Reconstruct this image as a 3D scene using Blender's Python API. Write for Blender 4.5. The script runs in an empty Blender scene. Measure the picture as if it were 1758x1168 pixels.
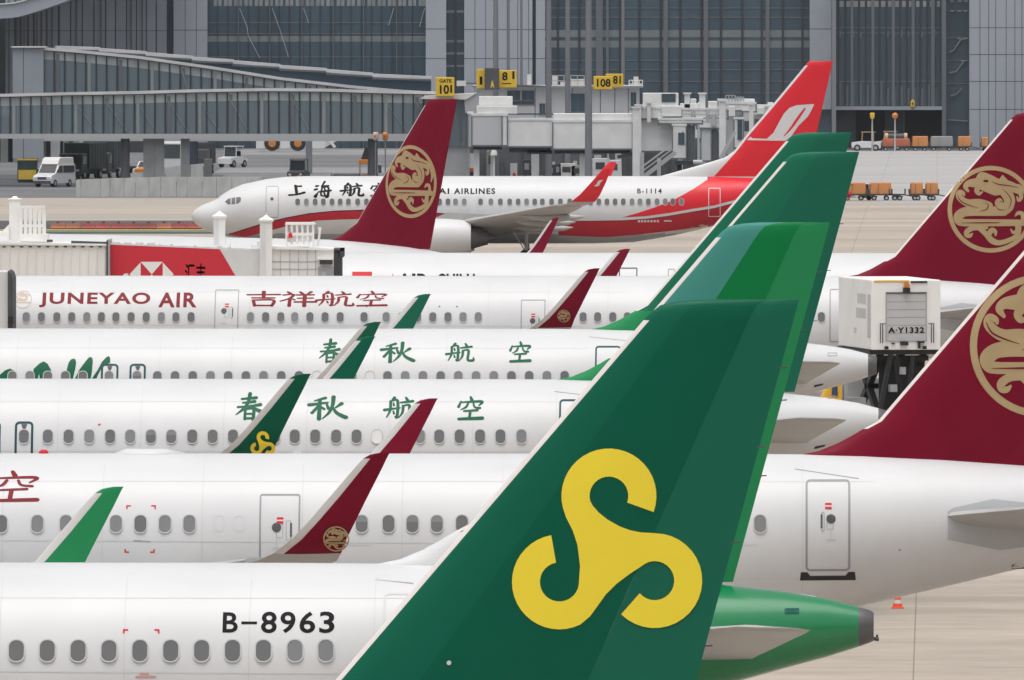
import bpy, bmesh, math, random
from mathutils import Vector, Matrix
from mathutils.geometry import tessellate_polygon
random.seed(7)
C = bpy.context.scene.collection
R = math.radians

# ---------------------------------------------------------------- camera, sky, sun, exposure
F, Y0, H = 22000.0, 18.0, 15.4          # focal length in photo pixels, horizon row, eye height in metres
sc = bpy.context.scene
cam = bpy.data.cameras.new('camera'); camo = bpy.data.objects.new('camera', cam); C.objects.link(camo)
camo.location = (0, 0, H); camo.rotation_euler = (R(90), 0, 0)
cam.sensor_width = 36; cam.lens = F/1758*36; cam.shift_y = -(584-Y0)/1758
cam.clip_start = 1; cam.clip_end = 6000
sc.camera = camo
w = bpy.data.worlds.new('World'); sc.world = w; w.use_nodes = True
nt = w.node_tree; bg = nt.nodes['Background']
sky = nt.nodes.new('ShaderNodeTexSky'); sky.sky_type = 'NISHITA'; sky.sun_disc = False
SUN_EL, SUN_AZ = R(75), R(200)          # azimuth clockwise from +Y
sky.sun_elevation = SUN_EL; sky.sun_rotation = SUN_AZ
sky.air_density = 1.0; sky.dust_density = 6.0; sky.ozone_density = 1.0
hs = nt.nodes.new('ShaderNodeHueSaturation'); hs.inputs['Saturation'].default_value = 0.22   # overcast: the blue is veiled
nt.links.new(sky.outputs[0], hs.inputs['Color']); nt.links.new(hs.outputs[0], bg.inputs['Color'])
bg.inputs['Strength'].default_value = 0.13
sun = bpy.data.lights.new('sun', 'SUN'); sun.energy = 0.75; sun.angle = R(60); sun.color = (1, .965, .92)
suno = bpy.data.objects.new('sun', sun); C.objects.link(suno)
sd = Vector((math.sin(SUN_AZ)*math.cos(SUN_EL), math.cos(SUN_AZ)*math.cos(SUN_EL), math.sin(SUN_EL)))
suno.rotation_euler = sd.to_track_quat('Z', 'Y').to_euler(); suno.location = (0, 0, 200)
sc.view_settings.view_transform = 'Standard'; sc.view_settings.look = 'None'
sc.view_settings.exposure = 0.27; sc.view_settings.gamma = 1; sc.view_settings.use_curve_mapping = False

# ---------------------------------------------------------------- helpers
def P(px, py, d):
    return Vector(((px-879)*d/F, d, H-(py-Y0)*d/F))
def PX(px, d): return (px-879)*d/F
def PZ(py, d): return H-(py-Y0)*d/F
def GD(py): return F*H/(py-Y0)          # distance of the ground seen at row py

def tag(o, label, cat, group=None, kind=None):
    if label: o['label'] = label
    if cat: o['category'] = cat
    if group: o['group'] = group
    if kind: o['kind'] = kind
    return o
def empty(name, loc, label, cat, group=None, rz=0):
    o = bpy.data.objects.new(name, None); C.objects.link(o)
    o.location = loc; o.rotation_euler = (0, 0, rz); o.empty_display_size = .5
    return tag(o, label, cat, group)

def mat(name, col, rough=.5, metal=0, coat=0, noise=0, nscale=3, spec=.5, stretch=(1, 1, 1), bump=0):
    m = bpy.data.materials.new(name); m.use_nodes = True
    t = m.node_tree; b = t.nodes['Principled BSDF']
    b.inputs['Base Color'].default_value = (*col, 1); b.inputs['Roughness'].default_value = rough
    b.inputs['Metallic'].default_value = metal; b.inputs['Coat Weight'].default_value = coat
    b.inputs['Coat Roughness'].default_value = .08; b.inputs['Specular IOR Level'].default_value = spec
    if noise:
        tc = t.nodes.new('ShaderNodeTexCoord'); mp = t.nodes.new('ShaderNodeMapping'); mp.inputs['Scale'].default_value = stretch
        n = t.nodes.new('ShaderNodeTexNoise'); n.inputs['Scale'].default_value = nscale; n.inputs['Detail'].default_value = 5
        r = t.nodes.new('ShaderNodeMapRange'); r.inputs['From Min'].default_value = .3; r.inputs['From Max'].default_value = .7
        r.inputs['To Min'].default_value = 1-noise; r.inputs['To Max'].default_value = 1+noise*.5
        mx = t.nodes.new('ShaderNodeMix'); mx.data_type = 'RGBA'; mx.blend_type = 'MULTIPLY'; mx.inputs[0].default_value = 1
        mx.inputs[6].default_value = (*col, 1)
        t.links.new(tc.outputs['Object'], mp.inputs[0]); t.links.new(mp.outputs[0], n.inputs['Vector'])
        t.links.new(n.outputs[0], r.inputs[0]); t.links.new(r.outputs[0], mx.inputs[7]); t.links.new(mx.outputs[2], b.inputs['Base Color'])
        if bump:
            bp = t.nodes.new('ShaderNodeBump'); bp.inputs['Strength'].default_value = bump; bp.inputs['Distance'].default_value = .02
            t.links.new(n.outputs[0], bp.inputs['Height']); t.links.new(bp.outputs[0], b.inputs['Normal'])
    return m

class MB:
    """collects shapes into one mesh"""
    def __init__(s): s.v = []; s.f = []; s.m = []
    def add(s, vs, fs, mi=0):
        k = len(s.v); s.v += [tuple(v) for v in vs]
        s.f += [tuple(i+k for i in f) for f in fs]; s.m += [mi]*len(fs)
    def box(s, x0, x1, y0, y1, z0, z1, mi=0):
        s.add([(x0,y0,z0),(x1,y0,z0),(x1,y1,z0),(x0,y1,z0),(x0,y0,z1),(x1,y0,z1),(x1,y1,z1),(x0,y1,z1)],
              [(0,3,2,1),(4,5,6,7),(0,1,5,4),(1,2,6,5),(2,3,7,6),(3,0,4,7)], mi)
    def hull8(s, a, b, mi=0):
        """two quads a (4 points) and b joined"""
        s.add(list(a)+list(b), [(0,3,2,1),(4,5,6,7),(0,1,5,4),(1,2,6,5),(2,3,7,6),(3,0,4,7)], mi)
    def bar(s, a, b, w, h=None, mi=0):
        a, b = Vector(a), Vector(b); h = h or w; d = (b-a).normalized()
        u = d.cross(Vector((0,0,1)));  u = u.normalized() if u.length > 1e-3 else Vector((1,0,0))
        n = u.cross(d).normalized()
        q = [(-1,-1),(1,-1),(1,1),(-1,1)]
        s.hull8([a+u*i*w/2+n*j*h/2 for i, j in q], [b+u*i*w/2+n*j*h/2 for i, j in q], mi)
    def tube(s, a, b, r0, r1=None, n=14, mi=0, caps=True):
        a, b = Vector(a), Vector(b); r1 = r0 if r1 is None else r1; d = (b-a).normalized()
        u = d.cross(Vector((0,0,1)));  u = u.normalized() if u.length > 1e-3 else Vector((1,0,0))
        v = u.cross(d).normalized(); vs = []
        for p, r in ((a, r0), (b, r1)):
            vs += [p+(u*math.cos(2*math.pi*i/n)+v*math.sin(2*math.pi*i/n))*r for i in range(n)]
        fs = [(i, (i+1) % n, n+(i+1) % n, n+i) for i in range(n)]
        if caps: fs += [tuple(range(n-1, -1, -1)), tuple(range(n, 2*n))]
        s.add(vs, fs, mi)
    def rings(s, rings, closed=True, cap0=True, cap1=True, mi=0):
        n = len(rings[0]); vs = [p for r in rings for p in r]; fs = []
        for k in range(len(rings)-1):
            for i in range(n if closed else n-1):
                j = (i+1) % n; fs.append((k*n+i, k*n+j, (k+1)*n+j, (k+1)*n+i))
        if cap0: fs.append(tuple(range(n-1, -1, -1)))
        if cap1: fs.append(tuple(range((len(rings)-1)*n, len(rings)*n)))
        s.add(vs, fs, mi)
    def prism(s, pts, y0, y1, mi=0):
        """outline in (x,z) given a thickness along y"""
        n = len(pts); tr = tess(pts)
        vs = [(x, y0, z) for x, z in pts]+[(x, y1, z) for x, z in pts]
        fs = [t for t in tr]+[tuple(n+i for i in reversed(t)) for t in tr]+[(i, (i+1) % n, n+(i+1) % n, n+i) for i in range(n)]
        s.add(vs, fs, mi)
    def build(s, name, mats, parent=None, smooth=False, recalc=True, bevel=0, edge=None):
        me = bpy.data.meshes.new(name); me.from_pydata(s.v, [], s.f); me.polygons.foreach_set('material_index', s.m)
        for m in (mats if isinstance(mats, (list, tuple)) else [mats]): me.materials.append(m)
        if recalc:
            bm = bmesh.new(); bm.from_mesh(me); bmesh.ops.recalc_face_normals(bm, faces=bm.faces); bm.to_mesh(me); bm.free()
        if smooth: me.polygons.foreach_set('use_smooth', [True]*len(me.polygons))
        if smooth and edge: me.set_sharp_from_angle(angle=R(edge))
        me.update()
        o = bpy.data.objects.new(name, me); C.objects.link(o)
        if parent: o.parent = parent
        if bevel:
            b = o.modifiers.new('bevel', 'BEVEL'); b.width = bevel; b.segments = 2; b.limit_method = 'ANGLE'
        return o

def tess(pts):
    return [tuple(t) for t in tessellate_polygon([[Vector((p[0], p[1], 0)) for p in pts]])]
def smooth_path(pts, n=6):
    """Catmull-Rom through tuples of any size"""
    if len(pts) < 3: n = 3
    out = []
    for i in range(len(pts)-1):
        p0, p1, p2, p3 = pts[max(i-1, 0)], pts[i], pts[i+1], pts[min(i+2, len(pts)-1)]
        for k in range(n):
            t = k/n
            out.append(tuple(.5*((2*b)+(-a+c)*t+(2*a-5*b+4*c-d)*t*t+(-a+3*b-3*c+d)*t**3) for a, b, c, d in zip(p0, p1, p2, p3)))
    out.append(tuple(pts[-1])); return out
def stroke(pts, ws, n=6, caps=5):
    """brush stroke: a centre line with a width at each point -> outline polygon"""
    if not isinstance(ws, (list, tuple)): ws = [ws]*len(pts)
    pw = smooth_path([(x, y, w) for (x, y), w in zip(pts, ws)], n)
    L, Rr = [], []
    for i, (x, y, w) in enumerate(pw):
        a, b = pw[max(i-1, 0)], pw[min(i+1, len(pw)-1)]
        dx, dy = b[0]-a[0], b[1]-a[1]; l = math.hypot(dx, dy) or 1
        nx, ny = -dy/l, dx/l; w = max(w, 1e-4)
        L.append((x+nx*w/2, y+ny*w/2)); Rr.append((x-nx*w/2, y-ny*w/2))
    x, y, w = pw[-1]; a = pw[-2]; t = math.atan2(y-a[1], x-a[0])
    capE = [(x+math.cos(t+math.pi/2-math.pi*k/(caps+1))*w/2, y+math.sin(t+math.pi/2-math.pi*k/(caps+1))*w/2) for k in range(1, caps+1)]
    x, y, w = pw[0]; b = pw[1]; t = math.atan2(b[1]-y, b[0]-x)
    capS = [(x+math.cos(t-math.pi/2-math.pi*k/(caps+1))*w/2, y+math.sin(t-math.pi/2-math.pi*k/(caps+1))*w/2) for k in range(1, caps+1)]
    n = len(L); m = len(pw); vs = L+Rr; fs = [(i, i+1, n+i+1, n+i) for i in range(n-1)]
    k = len(vs); vs += capE; fs.append(tuple([n-1]+list(range(k, k+caps))+[2*n-1]))
    k = len(vs); vs += capS; fs.append(tuple([n]+list(range(k, k+caps))+[0]))
    return vs, fs
def text2d(body, bold=0.0, spacing=1.0):
    """outline of a word as flat faces, normalised to height 1 of its box; returns verts, faces, aspect"""
    cu = bpy.data.curves.new('word', 'FONT'); cu.body = body; cu.offset = bold; cu.space_character = spacing; cu.resolution_u = 4
    o = bpy.data.objects.new('word', cu); C.objects.link(o)
    me = o.to_mesh(); vs = [(v.co.x, v.co.y) for v in me.vertices]; fs = [tuple(p.vertices) for p in me.polygons]
    o.to_mesh_clear(); bpy.data.objects.remove(o); bpy.data.curves.remove(cu)
    x0, x1 = min(v[0] for v in vs), max(v[0] for v in vs); y0, y1 = min(v[1] for v in vs), max(v[1] for v in vs)
    return [((x-x0)/(x1-x0), (y-y0)/(y1-y0)) for x, y in vs], fs, (x1-x0)/(y1-y0)

class Decal:
    """paint marks cut to shape and laid on a curved skin"""
    def __init__(s): s.parts = []
    def poly(s, pts, mi=0, lift=0): s.parts.append((list(pts), tess(pts), mi, lift))
    def faces(s, vs, fs, mi=0, lift=0): s.parts.append((list(vs), list(fs), mi, lift))
    def text(s, body, x0, x1, z0, z1, mi=0, bold=.01, spacing=1.0):
        vs, fs, a = text2d(body, bold, spacing)
        s.parts.append(([(x0+x*(x1-x0), z0+y*(z1-z0)) for x, y in vs], fs, mi, 0))
    def ring(s, x0, x1, z0, z1, w, r, mi=0, lift=0):
        o = rrect(x0, x1, z0, z1, r); i = rrect(x0+w, x1-w, z0+w, z1-w, max(r-w, .004)); n = len(o)
        s.parts.append((o+i, [(k, (k+1) % n, n+(k+1) % n, n+k) for k in range(n)], mi, lift))
    def build(s, name, mats, parent, surf, off=.005, dz=.09, dx=None, xcuts=()):
        bm = bmesh.new()
        for i, (vs, fs, mi, lift) in enumerate(s.parts):
            b2 = bmesh.new(); bv = [b2.verts.new((x, 0, z)) for x, z in vs]
            for f in fs:
                try: b2.faces.new([bv[j] for j in f])
                except ValueError: pass
            for ax, st in ((2, dz), (0, dx)):
                if not st: continue
                lo, hi = min(v.co[ax] for v in b2.verts), max(v.co[ax] for v in b2.verts)
                for k in range(math.floor(lo/st)+1, math.ceil(hi/st)):
                    co = [0, 0, 0]; co[ax] = k*st; no = [0, 0, 0]; no[ax] = 1
                    bmesh.ops.bisect_plane(b2, geom=b2.verts[:]+b2.edges[:]+b2.faces[:], dist=1e-6, plane_co=co, plane_no=no)
            lo, hi = min(v.co.x for v in b2.verts), max(v.co.x for v in b2.verts)
            for x in xcuts:
                if lo < x < hi: bmesh.ops.bisect_plane(b2, geom=b2.verts[:]+b2.edges[:]+b2.faces[:], dist=1e-6, plane_co=(x, 0, 0), plane_no=(1, 0, 0))
            for v in b2.verts: v.co.y = surf(v.co.x, v.co.z)-off-lift
            vm = {v: bm.verts.new(v.co) for v in b2.verts}
            for f in b2.faces:
                g = bm.faces.new([vm[v] for v in f.verts]); g.material_index = mi; g.smooth = True
            b2.free()
        bm.normal_update()
        for f in bm.faces:
            if f.normal.y > 0: f.normal_flip()
        me = bpy.data.meshes.new(name); bm.to_mesh(me); bm.free()
        for m in (mats if isinstance(mats, (list, tuple)) else [mats]): me.materials.append(m)
        o = bpy.data.objects.new(name, me); C.objects.link(o); o.parent = parent
        return o
def rrect(x0, x1, z0, z1, r, n=5):
    out = []
    for cx, cz, a0 in ((x1-r, z1-r, 0), (x0+r, z1-r, 90), (x0+r, z0+r, 180), (x1-r, z0+r, 270)):
        out += [(cx+r*math.cos(R(a0+90*k/n)), cz+r*math.sin(R(a0+90*k/n))) for k in range(n+1)]
    return out
def lerp_table(tab, x):
    if x <= tab[0][0]: return tab[0][1:]
    for a, b in zip(tab, tab[1:]):
        if x <= b[0]:
            t = (x-a[0])/(b[0]-a[0]); return tuple(p+(q-p)*t for p, q in zip(a[1:], b[1:]))
    return tab[-1][1:]

# brush-written characters: strokes in a unit box, (points, widths)
GL = {
 '春': [([(.2,.82),(.75,.87)],[.07,.1]), ([(.25,.67),(.7,.72)],[.06,.1]), ([(.06,.5),(.5,.53),(.92,.6)],[.07,.07,.11]),
       ([(.5,1.02),(.46,.72),(.3,.45),(0,.2)],[.12,.1,.1,.03]), ([(.55,.58),(.74,.42),(1.05,.28)],[.05,.1,.14]),
       ([(.35,.42),(.34,.02)],[.09,.08]), ([(.35,.41),(.66,.43),(.66,.0)],[.06,.09,.1]), ([(.35,.23),(.65,.24)],.06), ([(.34,.05),(.65,.06)],.07)],
 '秋': [([(.44,.95),(.12,.82)],[.1,.05]), ([(-.04,.64),(.52,.74)],[.12,.07]), ([(.28,.88),(.27,0)],[.09,.11]), ([(.27,.64),(.05,.28)],[.08,.09]),
       ([(.3,.58),(.42,.45)],[.06,.08]), ([(.5,.66),(.56,.47)],[.06,.09]), ([(.96,.7),(.78,.52)],[.11,.05]),
       ([(.7,1.0),(.68,.62),(.58,.3),(.38,.02)],[.11,.09,.08,.03]), ([(.69,.55),(.82,.28),(1.1,.08)],[.05,.1,.13])],
 '航': [([(.3,1.02),(.2,.88)],[.1,.05]), ([(.16,.84),(.15,.4),(.02,.05)],[.09,.08,.04]), ([(.16,.84),(.42,.87),(.42,.08),(.34,.1)],[.06,.09,.09,.04]),
       ([(-.06,.42),(.52,.52)],[.11,.06]), ([(.27,.76),(.29,.64)],[.05,.07]), ([(.27,.36),(.3,.24)],[.05,.07]),
       ([(.74,1.02),(.8,.9)],[.07,.1]), ([(.55,.78),(1.0,.85)],[.07,.1]), ([(.64,.62),(.62,.3),(.48,.03)],[.09,.08,.03]),
       ([(.64,.62),(.88,.64),(.86,.12),(.98,.05),(1.1,.08),(1.1,.24)],[.06,.09,.09,.11,.1,.03])],
 '空': [([(.5,1.04),(.55,.9)],[.08,.11]), ([(.12,.84),(.03,.6)],[.06,.1]), ([(.12,.8),(.94,.84),(.84,.66)],[.06,.1,.05]),
       ([(.4,.74),(.32,.58),(.12,.46)],[.07,.08,.03]), ([(.62,.74),(.68,.58),(.88,.54)],[.06,.07,.09]),
       ([(.25,.4),(.78,.44)],[.07,.09]), ([(.5,.4),(.47,.06)],.09), ([(.05,.03),(.98,.07)],[.1,.13])],
 '吉': [([(0,.8),(1,.82)],[.09,.1]), ([(.5,1.02),(.5,.58)],[.12,.11]), ([(.15,.58),(.83,.58)],[.09,.09]),
       ([(.18,.42),(.23,.02)],[.1,.1]), ([(.18,.42),(.8,.43),(.76,.02)],[.09,.1,.1]), ([(.23,.05),(.76,.05)],.1)],
 '祥': [([(.2,1.0),(.27,.9)],[.08,.1]), ([(.08,.78),(.36,.82),(.26,.55),(0,.36)],[.09,.1,.09,.07]), ([(.27,.52),(.25,0)],[.1,.1]), ([(.3,.55),(.4,.45)],[.05,.08]),
       ([(.56,1.0),(.64,.86)],[.08,.1]), ([(.88,1.0),(.78,.86)],[.1,.07]), ([(.46,.79),(.95,.8)],.09), ([(.5,.56),(.93,.57)],.08), ([(.42,.3),(1.02,.31)],[.1,.11]), ([(.7,.8),(.69,0)],.11)],
 '上': [([(.42,.98),(.52,.1)],[.14,.13]), ([(.4,.9),(.78,.94)],[.1,.12]), ([(.02,.04),(.5,.1),(1,.3)],[.13,.11,.14])],
 '海': [([(.08,.78),(.22,.8)],[.1,.08]), ([(.0,.52),(.14,.56)],[.1,.1]), ([(.05,.02),(.2,.3)],[.16,.05]),
       ([(.62,1.1),(.42,.74)],[.1,.06]), ([(.5,.8),(.88,.82)],.07), ([(.46,.66),(.42,.1),(.84,.1)],[.08,.08,.07]),
       ([(.46,.68),(.85,.7),(.84,.08),(.74,-.02)],[.07,.09,.12,.12]), ([(.25,.36),(1.02,.46)],[.07,.1]), ([(.62,.6),(.66,.5)],.08), ([(.6,.28),(.64,.18)],.08)],
}
def glyph(dec, ch, x0, x1, z0, z1, mi=0, bold=1.0):
    for i, (pts, ws) in enumerate(GL[ch]):
        ws = ws if isinstance(ws, list) else [ws]*len(pts)
        vs, fs = stroke(pts, [q*bold for q in ws])
        dec.faces([(x0+x*(x1-x0), z0+y*(z1-z0)) for x, y in vs], fs, mi, i*.0006)

def arc(cx, cy, r, a0, a1, n=14):
    return [(cx+r*math.cos(R(a0+(a1-a0)*k/n)), cy+r*math.sin(R(a0+(a1-a0)*k/n))) for k in range(n+1)]
def trefoil():
    """the three-armed yellow emblem, outline in units of its own drawing (y down)"""
    p = arc(618,340,272,20,-194,24)+[(372,460),(412,540),(438,620),(453,740)]
    p += arc(335,832,112,8,260,20)+arc(335,832,272,260,64,22)
    p += [(510,1030),(550,975),(600,905),(660,845),(740,785)]
    p += arc(880,826,112,-132,140,20)+arc(880,826,272,135,-90,22)
    p += [(800,549),(740,537),(680,515),(610,475),(560,435),(525,395)]
    p += arc(618,340,111,165,380,18)
    return p
# the gold dragon roundel: strokes in a drawing of 1000 across (y down), centre (690,592), outer radius 492
DRAGON = [
 ([(380,745),(700,745),(1080,745)],[82,80,70]), ([(840,622),(640,615),(470,612),(370,630),(318,680),(340,735),(420,742)],[90,105,110,105,105,90,75]),
 ([(760,606),(860,585),(900,500),(868,415),(800,350),(700,315),(590,300)],[120,125,125,130,135,150,150]),
 ([(640,570),(520,540),(400,510),(330,450),(335,400),(375,412),(385,435)],[120,105,80,70,60,45,22]), ([(660,560),(560,510),(420,508)],[110,70,50]),
 ([(640,280),(530,292),(440,300),(402,340),(432,388)],[130,110,78,56,26]), ([(560,330),(528,375),(552,414),(592,396)],[66,58,46,18]),
 ([(590,330),(670,372),(735,412),(795,424)],[90,76,48,8]), ([(548,235),(585,198),(680,232),(770,282),(900,305),(1060,372)],[52,56,62,72,66,40]),
 ([(905,360),(1010,400),(1032,455),(1003,492),(984,450)],[60,50,44,36,16]), ([(1000,330),(1080,400),(1105,500),(1080,590)],[50,54,48,16]),
 ([(900,572),(800,552),(762,515),(788,484),(816,500)],[90,84,58,40,16]),
 ([(640,800),(560,800),(475,808),(418,845),(416,886),(452,892),(478,868)],[40,56,58,60,52,44,18]),
 ([(545,795),(630,870),(700,945),(785,972),(900,940),(985,890),(1010,830),(1010,760)],[50,60,70,58,52,52,46,40]),
 ([(690,950),(664,885),(700,830),(738,848),(742,890)],[40,56,60,46,18]), ([(985,785),(986,830),(942,856),(914,818)],[44,44,36,14]),
 ([(1055,720),(1046,645),(996,636),(966,668)],[50,48,42,16]),
]
DRAGON_RED = [([(615,272),(648,272)],[24,26]), ([(350,747),(560,745),(785,744)],[3,12,8]), ([(310,430),(350,500),(440,545),(540,578)],[4,10,9,3]),
 ([(700,275),(780,310),(900,325),(1010,350)],[3,11,9,3]), ([(820,360),(890,430),(918,500),(890,590)],[3,8,8,3]), ([(560,618),(640,590),(660,545),(620,515)],[4,10,9,3]), ([(740,545),(780,595),(840,598)],[3,9,4])]

# ---------------------------------------------------------------- materials
WHITE = mat('white_paint', (.625,.63,.635), .4, coat=.12, spec=.35, noise=.05, nscale=.9, stretch=(.5, 1, .35))
WHITE2 = mat('warm_white_paint', (.68,.67,.645), .45, noise=.06, nscale=.8)
METAL = mat('bare_metal_edge', (.72,.66,.64), .4, noise=.05, nscale=2)
METALG = mat('grey_metal_edge', (.6,.58,.565), .38, noise=.06, nscale=2)
GREY = mat('light_grey_paint', (.42,.43,.44), .42, noise=.06, nscale=1)
WINGG = mat('wing_grey_paint', (.42,.42,.415), .4, noise=.08, nscale=.8)
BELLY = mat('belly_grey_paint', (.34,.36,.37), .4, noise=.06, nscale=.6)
DARK = mat('dark_metal', (.07,.07,.075), .5, noise=.15, nscale=2)
EXH = mat('exhaust_metal', (.13,.125,.13), .42, metal=.4, noise=.2, nscale=3)
BLACK = mat('black_rubber', (.015,.015,.016), .6)
PANE = mat('cabin_pane', (.125,.128,.132), .16, spec=.6)
PANEL = mat('cabin_pane_lighter', (.19,.195,.2), .2, spec=.6)
RIM = mat('window_rim', (.5,.5,.5), .4)
LINE = mat('panel_line_grey', (.28,.28,.29), .5)
JOINT = mat('skin_joint_grey', (.54,.54,.54), .5)
FAINT = mat('faint_panel_line', (.56,.56,.56), .5)
RED_MARK = mat('red_marking', (.62,.03,.03), .45, spec=.15)
BLACKP = mat('black_lettering', (.012,.012,.014), .4, spec=.05)
MAROON = mat('maroon_paint', (.185,.004,.021), .4, coat=.04, spec=.09, noise=.06, nscale=.7)
MAROON_L = mat('dark_red_lettering', (.2,.004,.01), .4, spec=.15)
GOLD = mat('dull_gold_paint', (.44,.325,.175), .42, noise=.08, nscale=1.5, spec=.15)
GREEN_A = mat('deep_green_paint', (.002,.098,.055), .4, coat=.04, spec=.09, noise=.05, nscale=.6)
GREEN_B = mat('green_paint', (.01,.14,.078), .4, coat=.04, spec=.09, noise=.05, nscale=.6)
GREEN_C = mat('bright_green_paint', (.003,.18,.05), .4, coat=.04, spec=.09, noise=.05, nscale=.6)
GREEN_D = mat('light_green_paint', (.02,.235,.085), .4, coat=.04, spec=.09, noise=.05, nscale=.6)
TEAL = mat('teal_paint', (.055,.245,.205), .4, coat=.04, spec=.09, noise=.05, nscale=.6)
GREEN_T = mat('dark_teal_green_paint', (.01,.125,.075), .4, coat=.04, spec=.09, noise=.05, nscale=.6)
GREEN_TAIL = mat('tail_cone_green', (.003,.2,.066), .26, coat=.5, noise=.05, nscale=.6)
GREEN_L = mat('green_lettering', (.002,.105,.048), .4, spec=.15)
TEAL_L = mat('dark_teal_outline', (.02,.075,.085), .4, spec=.15)
YELLOW = mat('yellow_emblem', (.88,.69,.05), .4, noise=.03, nscale=1.5, spec=.15)
RED = mat('bright_red_paint', (.68,.016,.03), .36, coat=.15, spec=.3, noise=.05, nscale=.6)
RED_SHADE = mat('red_paint_shaded', (.46,.01,.026), .36, coat=.15, spec=.3, noise=.05, nscale=.6)  # shading of the lower body put into a darker red
NAVY = mat('navy_line', (.01,.012,.03), .4, spec=.15)

# ---------------------------------------------------------------- aircraft
# table rows: x (metres aft of the nose / of the tail end), top z, bottom z, half width
NOSE_A = [(0,3.4,3.3,.03),(.15,3.75,2.95,.36),(.5,4.02,2.65,.68),(1,4.3,2.42,1),(1.8,4.75,2.2,1.35),(2.6,5.2,2.04,1.62),(3.6,5.58,1.9,1.82),(4.8,5.8,1.8,1.94),(6.4,5.9,1.76,1.975)]
TAIL_A = [(-13,5.9,1.76,1.975),(-11.5,5.9,1.81,1.96),(-10,5.9,1.99,1.92),(-8.5,5.89,2.32,1.8),(-7.2,5.87,2.66,1.67),(-5.5,5.79,3.05,1.43),(-3.77,5.66,3.47,1.12),(-2.6,5.54,3.8,.85),(-1.54,5.42,4.1,.6),(-.8,5.3,4.3,.42),(-.3,5.17,4.46,.3),(-.05,5.1,4.55,.24),(0,5.06,4.58,.2)]
NOSE_B = [(0,3.12,3.02,.03),(.08,3.32,2.8,.25),(.2,3.46,2.66,.4),(.67,3.76,2.32,.76),(1.23,3.97,2.09,1.06),(1.55,4.12,1.99,1.19),(1.75,4.3,1.94,1.26),(2.3,4.66,1.83,1.43),(3.05,4.98,1.72,1.62),(4.5,5.3,1.56,1.81),(5.7,5.44,1.49,1.87),(7,5.48,1.45,1.88)]
TAIL_B = [(-15.5,5.48,1.45,1.88),(-13,5.48,1.53,1.86),(-10.5,5.48,1.95,1.72),(-8,5.46,2.55,1.45),(-5.5,5.36,3.15,1.12),(-3,5.12,3.65,.75),(-1.2,4.85,3.98,.45),(-.2,4.62,4.15,.28),(0,4.5,4.25,.18)]
# fin outlines: leading edge rows (z, x) and trailing edge rows, x measured from the trailing tip
LE_A = [(5.5,-8.6),(5.87,-7.86),(5.965,-7.4),(6.13,-7.0),(6.28,-6.72),(6.44,-6.45),(6.6,-6.15),(9,-4.096),(11.5,-1.956),(11.6,-1.86),(11.69,-1.74),(11.74,-1.5),(11.76,-1.2)]
LE_B = [(5.3,-11),(5.54,-10.1),(5.85,-9.0),(6.2,-7.75),(6.58,-6.5),(6.99,-5.9),(8,-5.12),(10,-3.4),(12.1,-1.66),(12.3,-1.5),(12.36,-1.38)]
WING_A = dict(le=-25.0, te=-18.6, kle=-22.5, kte=-18.5, ky=6.4, tle=-17.0, tte=-15.25, ty=16.5, z0=2.7, zk=3.15, z1=4.25)
WING_B = dict(le=-25.1, te=-17.8, kle=-22.7, kte=-17.8, ky=5.6, tle=-17.4, tte=-15.85, ty=16.3, z0=2.45, zk=2.85, z1=3.95)

def airfoil(le, te, up, t, n=9):
    """ring of points round a section from leading to trailing edge; up = thickness direction"""
    le, te, up = Vector(le), Vector(te), Vector(up).normalized(); c = (te-le).length; out = []
    us = [(1-math.cos(math.pi*i/n))/2 for i in range(n+1)]
    th = lambda u: 5*t*c*(.2969*math.sqrt(u)-.126*u-.3516*u*u+.2843*u**3-.1036*u**4)
    out += [le+(te-le)*u+up*th(u) for u in us]
    out += [le+(te-le)*u-up*th(u) for u in reversed(us[1:-1])]
    return out

WIN_MESH = {}
def window_mesh(w, h, kind):
    k = (round(w, 3), round(h, 3), kind)
    if k in WIN_MESH: return WIN_MESH[k]
    r = w*.46; n = 6; o = rrect(-w/2-.022, w/2+.022, -h/2-.022, h/2+.022, r+.02, n); i = rrect(-w/2, w/2, -h/2, h/2, r, n); N = len(o)
    vs = [(x, .03, z) for x, z in o]+[(x, -.02, z) for x, z in o]+[(x, -.02, z) for x, z in i]+[(x, -.013, z) for x, z in i]
    fs = []; mi = []
    for b in (0, 1, 2):
        for k2 in range(N): fs.append((b*N+k2, b*N+(k2+1) % N, (b+1)*N+(k2+1) % N, (b+1)*N+k2)); mi.append(0)
    if kind == 'half':            # blind half drawn: the upper part of the pane is pale
        zc = h*.12; lo = [(x, z) for x, z in i if z <= zc]; hi = [(x, z) for x, z in i if z > zc]
        m0 = len(vs); vs += [(w/2, -.013, zc), (-w/2, -.013, zc)]
        idx = list(range(3*N, 4*N)); up = [idx[j] for j in range(N) if i[j][1] > zc]; dn = [idx[j] for j in range(N) if i[j][1] <= zc]
        # rrect starts at the upper right and runs counter-clockwise: upper points come first
        fs.append(tuple([m0]+up+[m0+1])); mi.append(2); fs.append(tuple([m0+1]+dn+[m0])); mi.append(1)
    else:
        fs.append(tuple(range(3*N, 4*N))); mi.append(1)
    me = bpy.data.meshes.new('cabin_window'); me.from_pydata(vs, [], fs); me.polygons.foreach_set('material_index', mi)
    for m in (RIM, {'pane': PANE, 'half': PANE, 'light': PANEL, 'shut': WHITE2}[kind], PANEL): me.materials.append(m)
    bm = bmesh.new(); bm.from_mesh(me); bmesh.ops.recalc_face_normals(bm, faces=bm.faces); bm.to_mesh(me); bm.free()
    WIN_MESH[k] = me; return me

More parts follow.
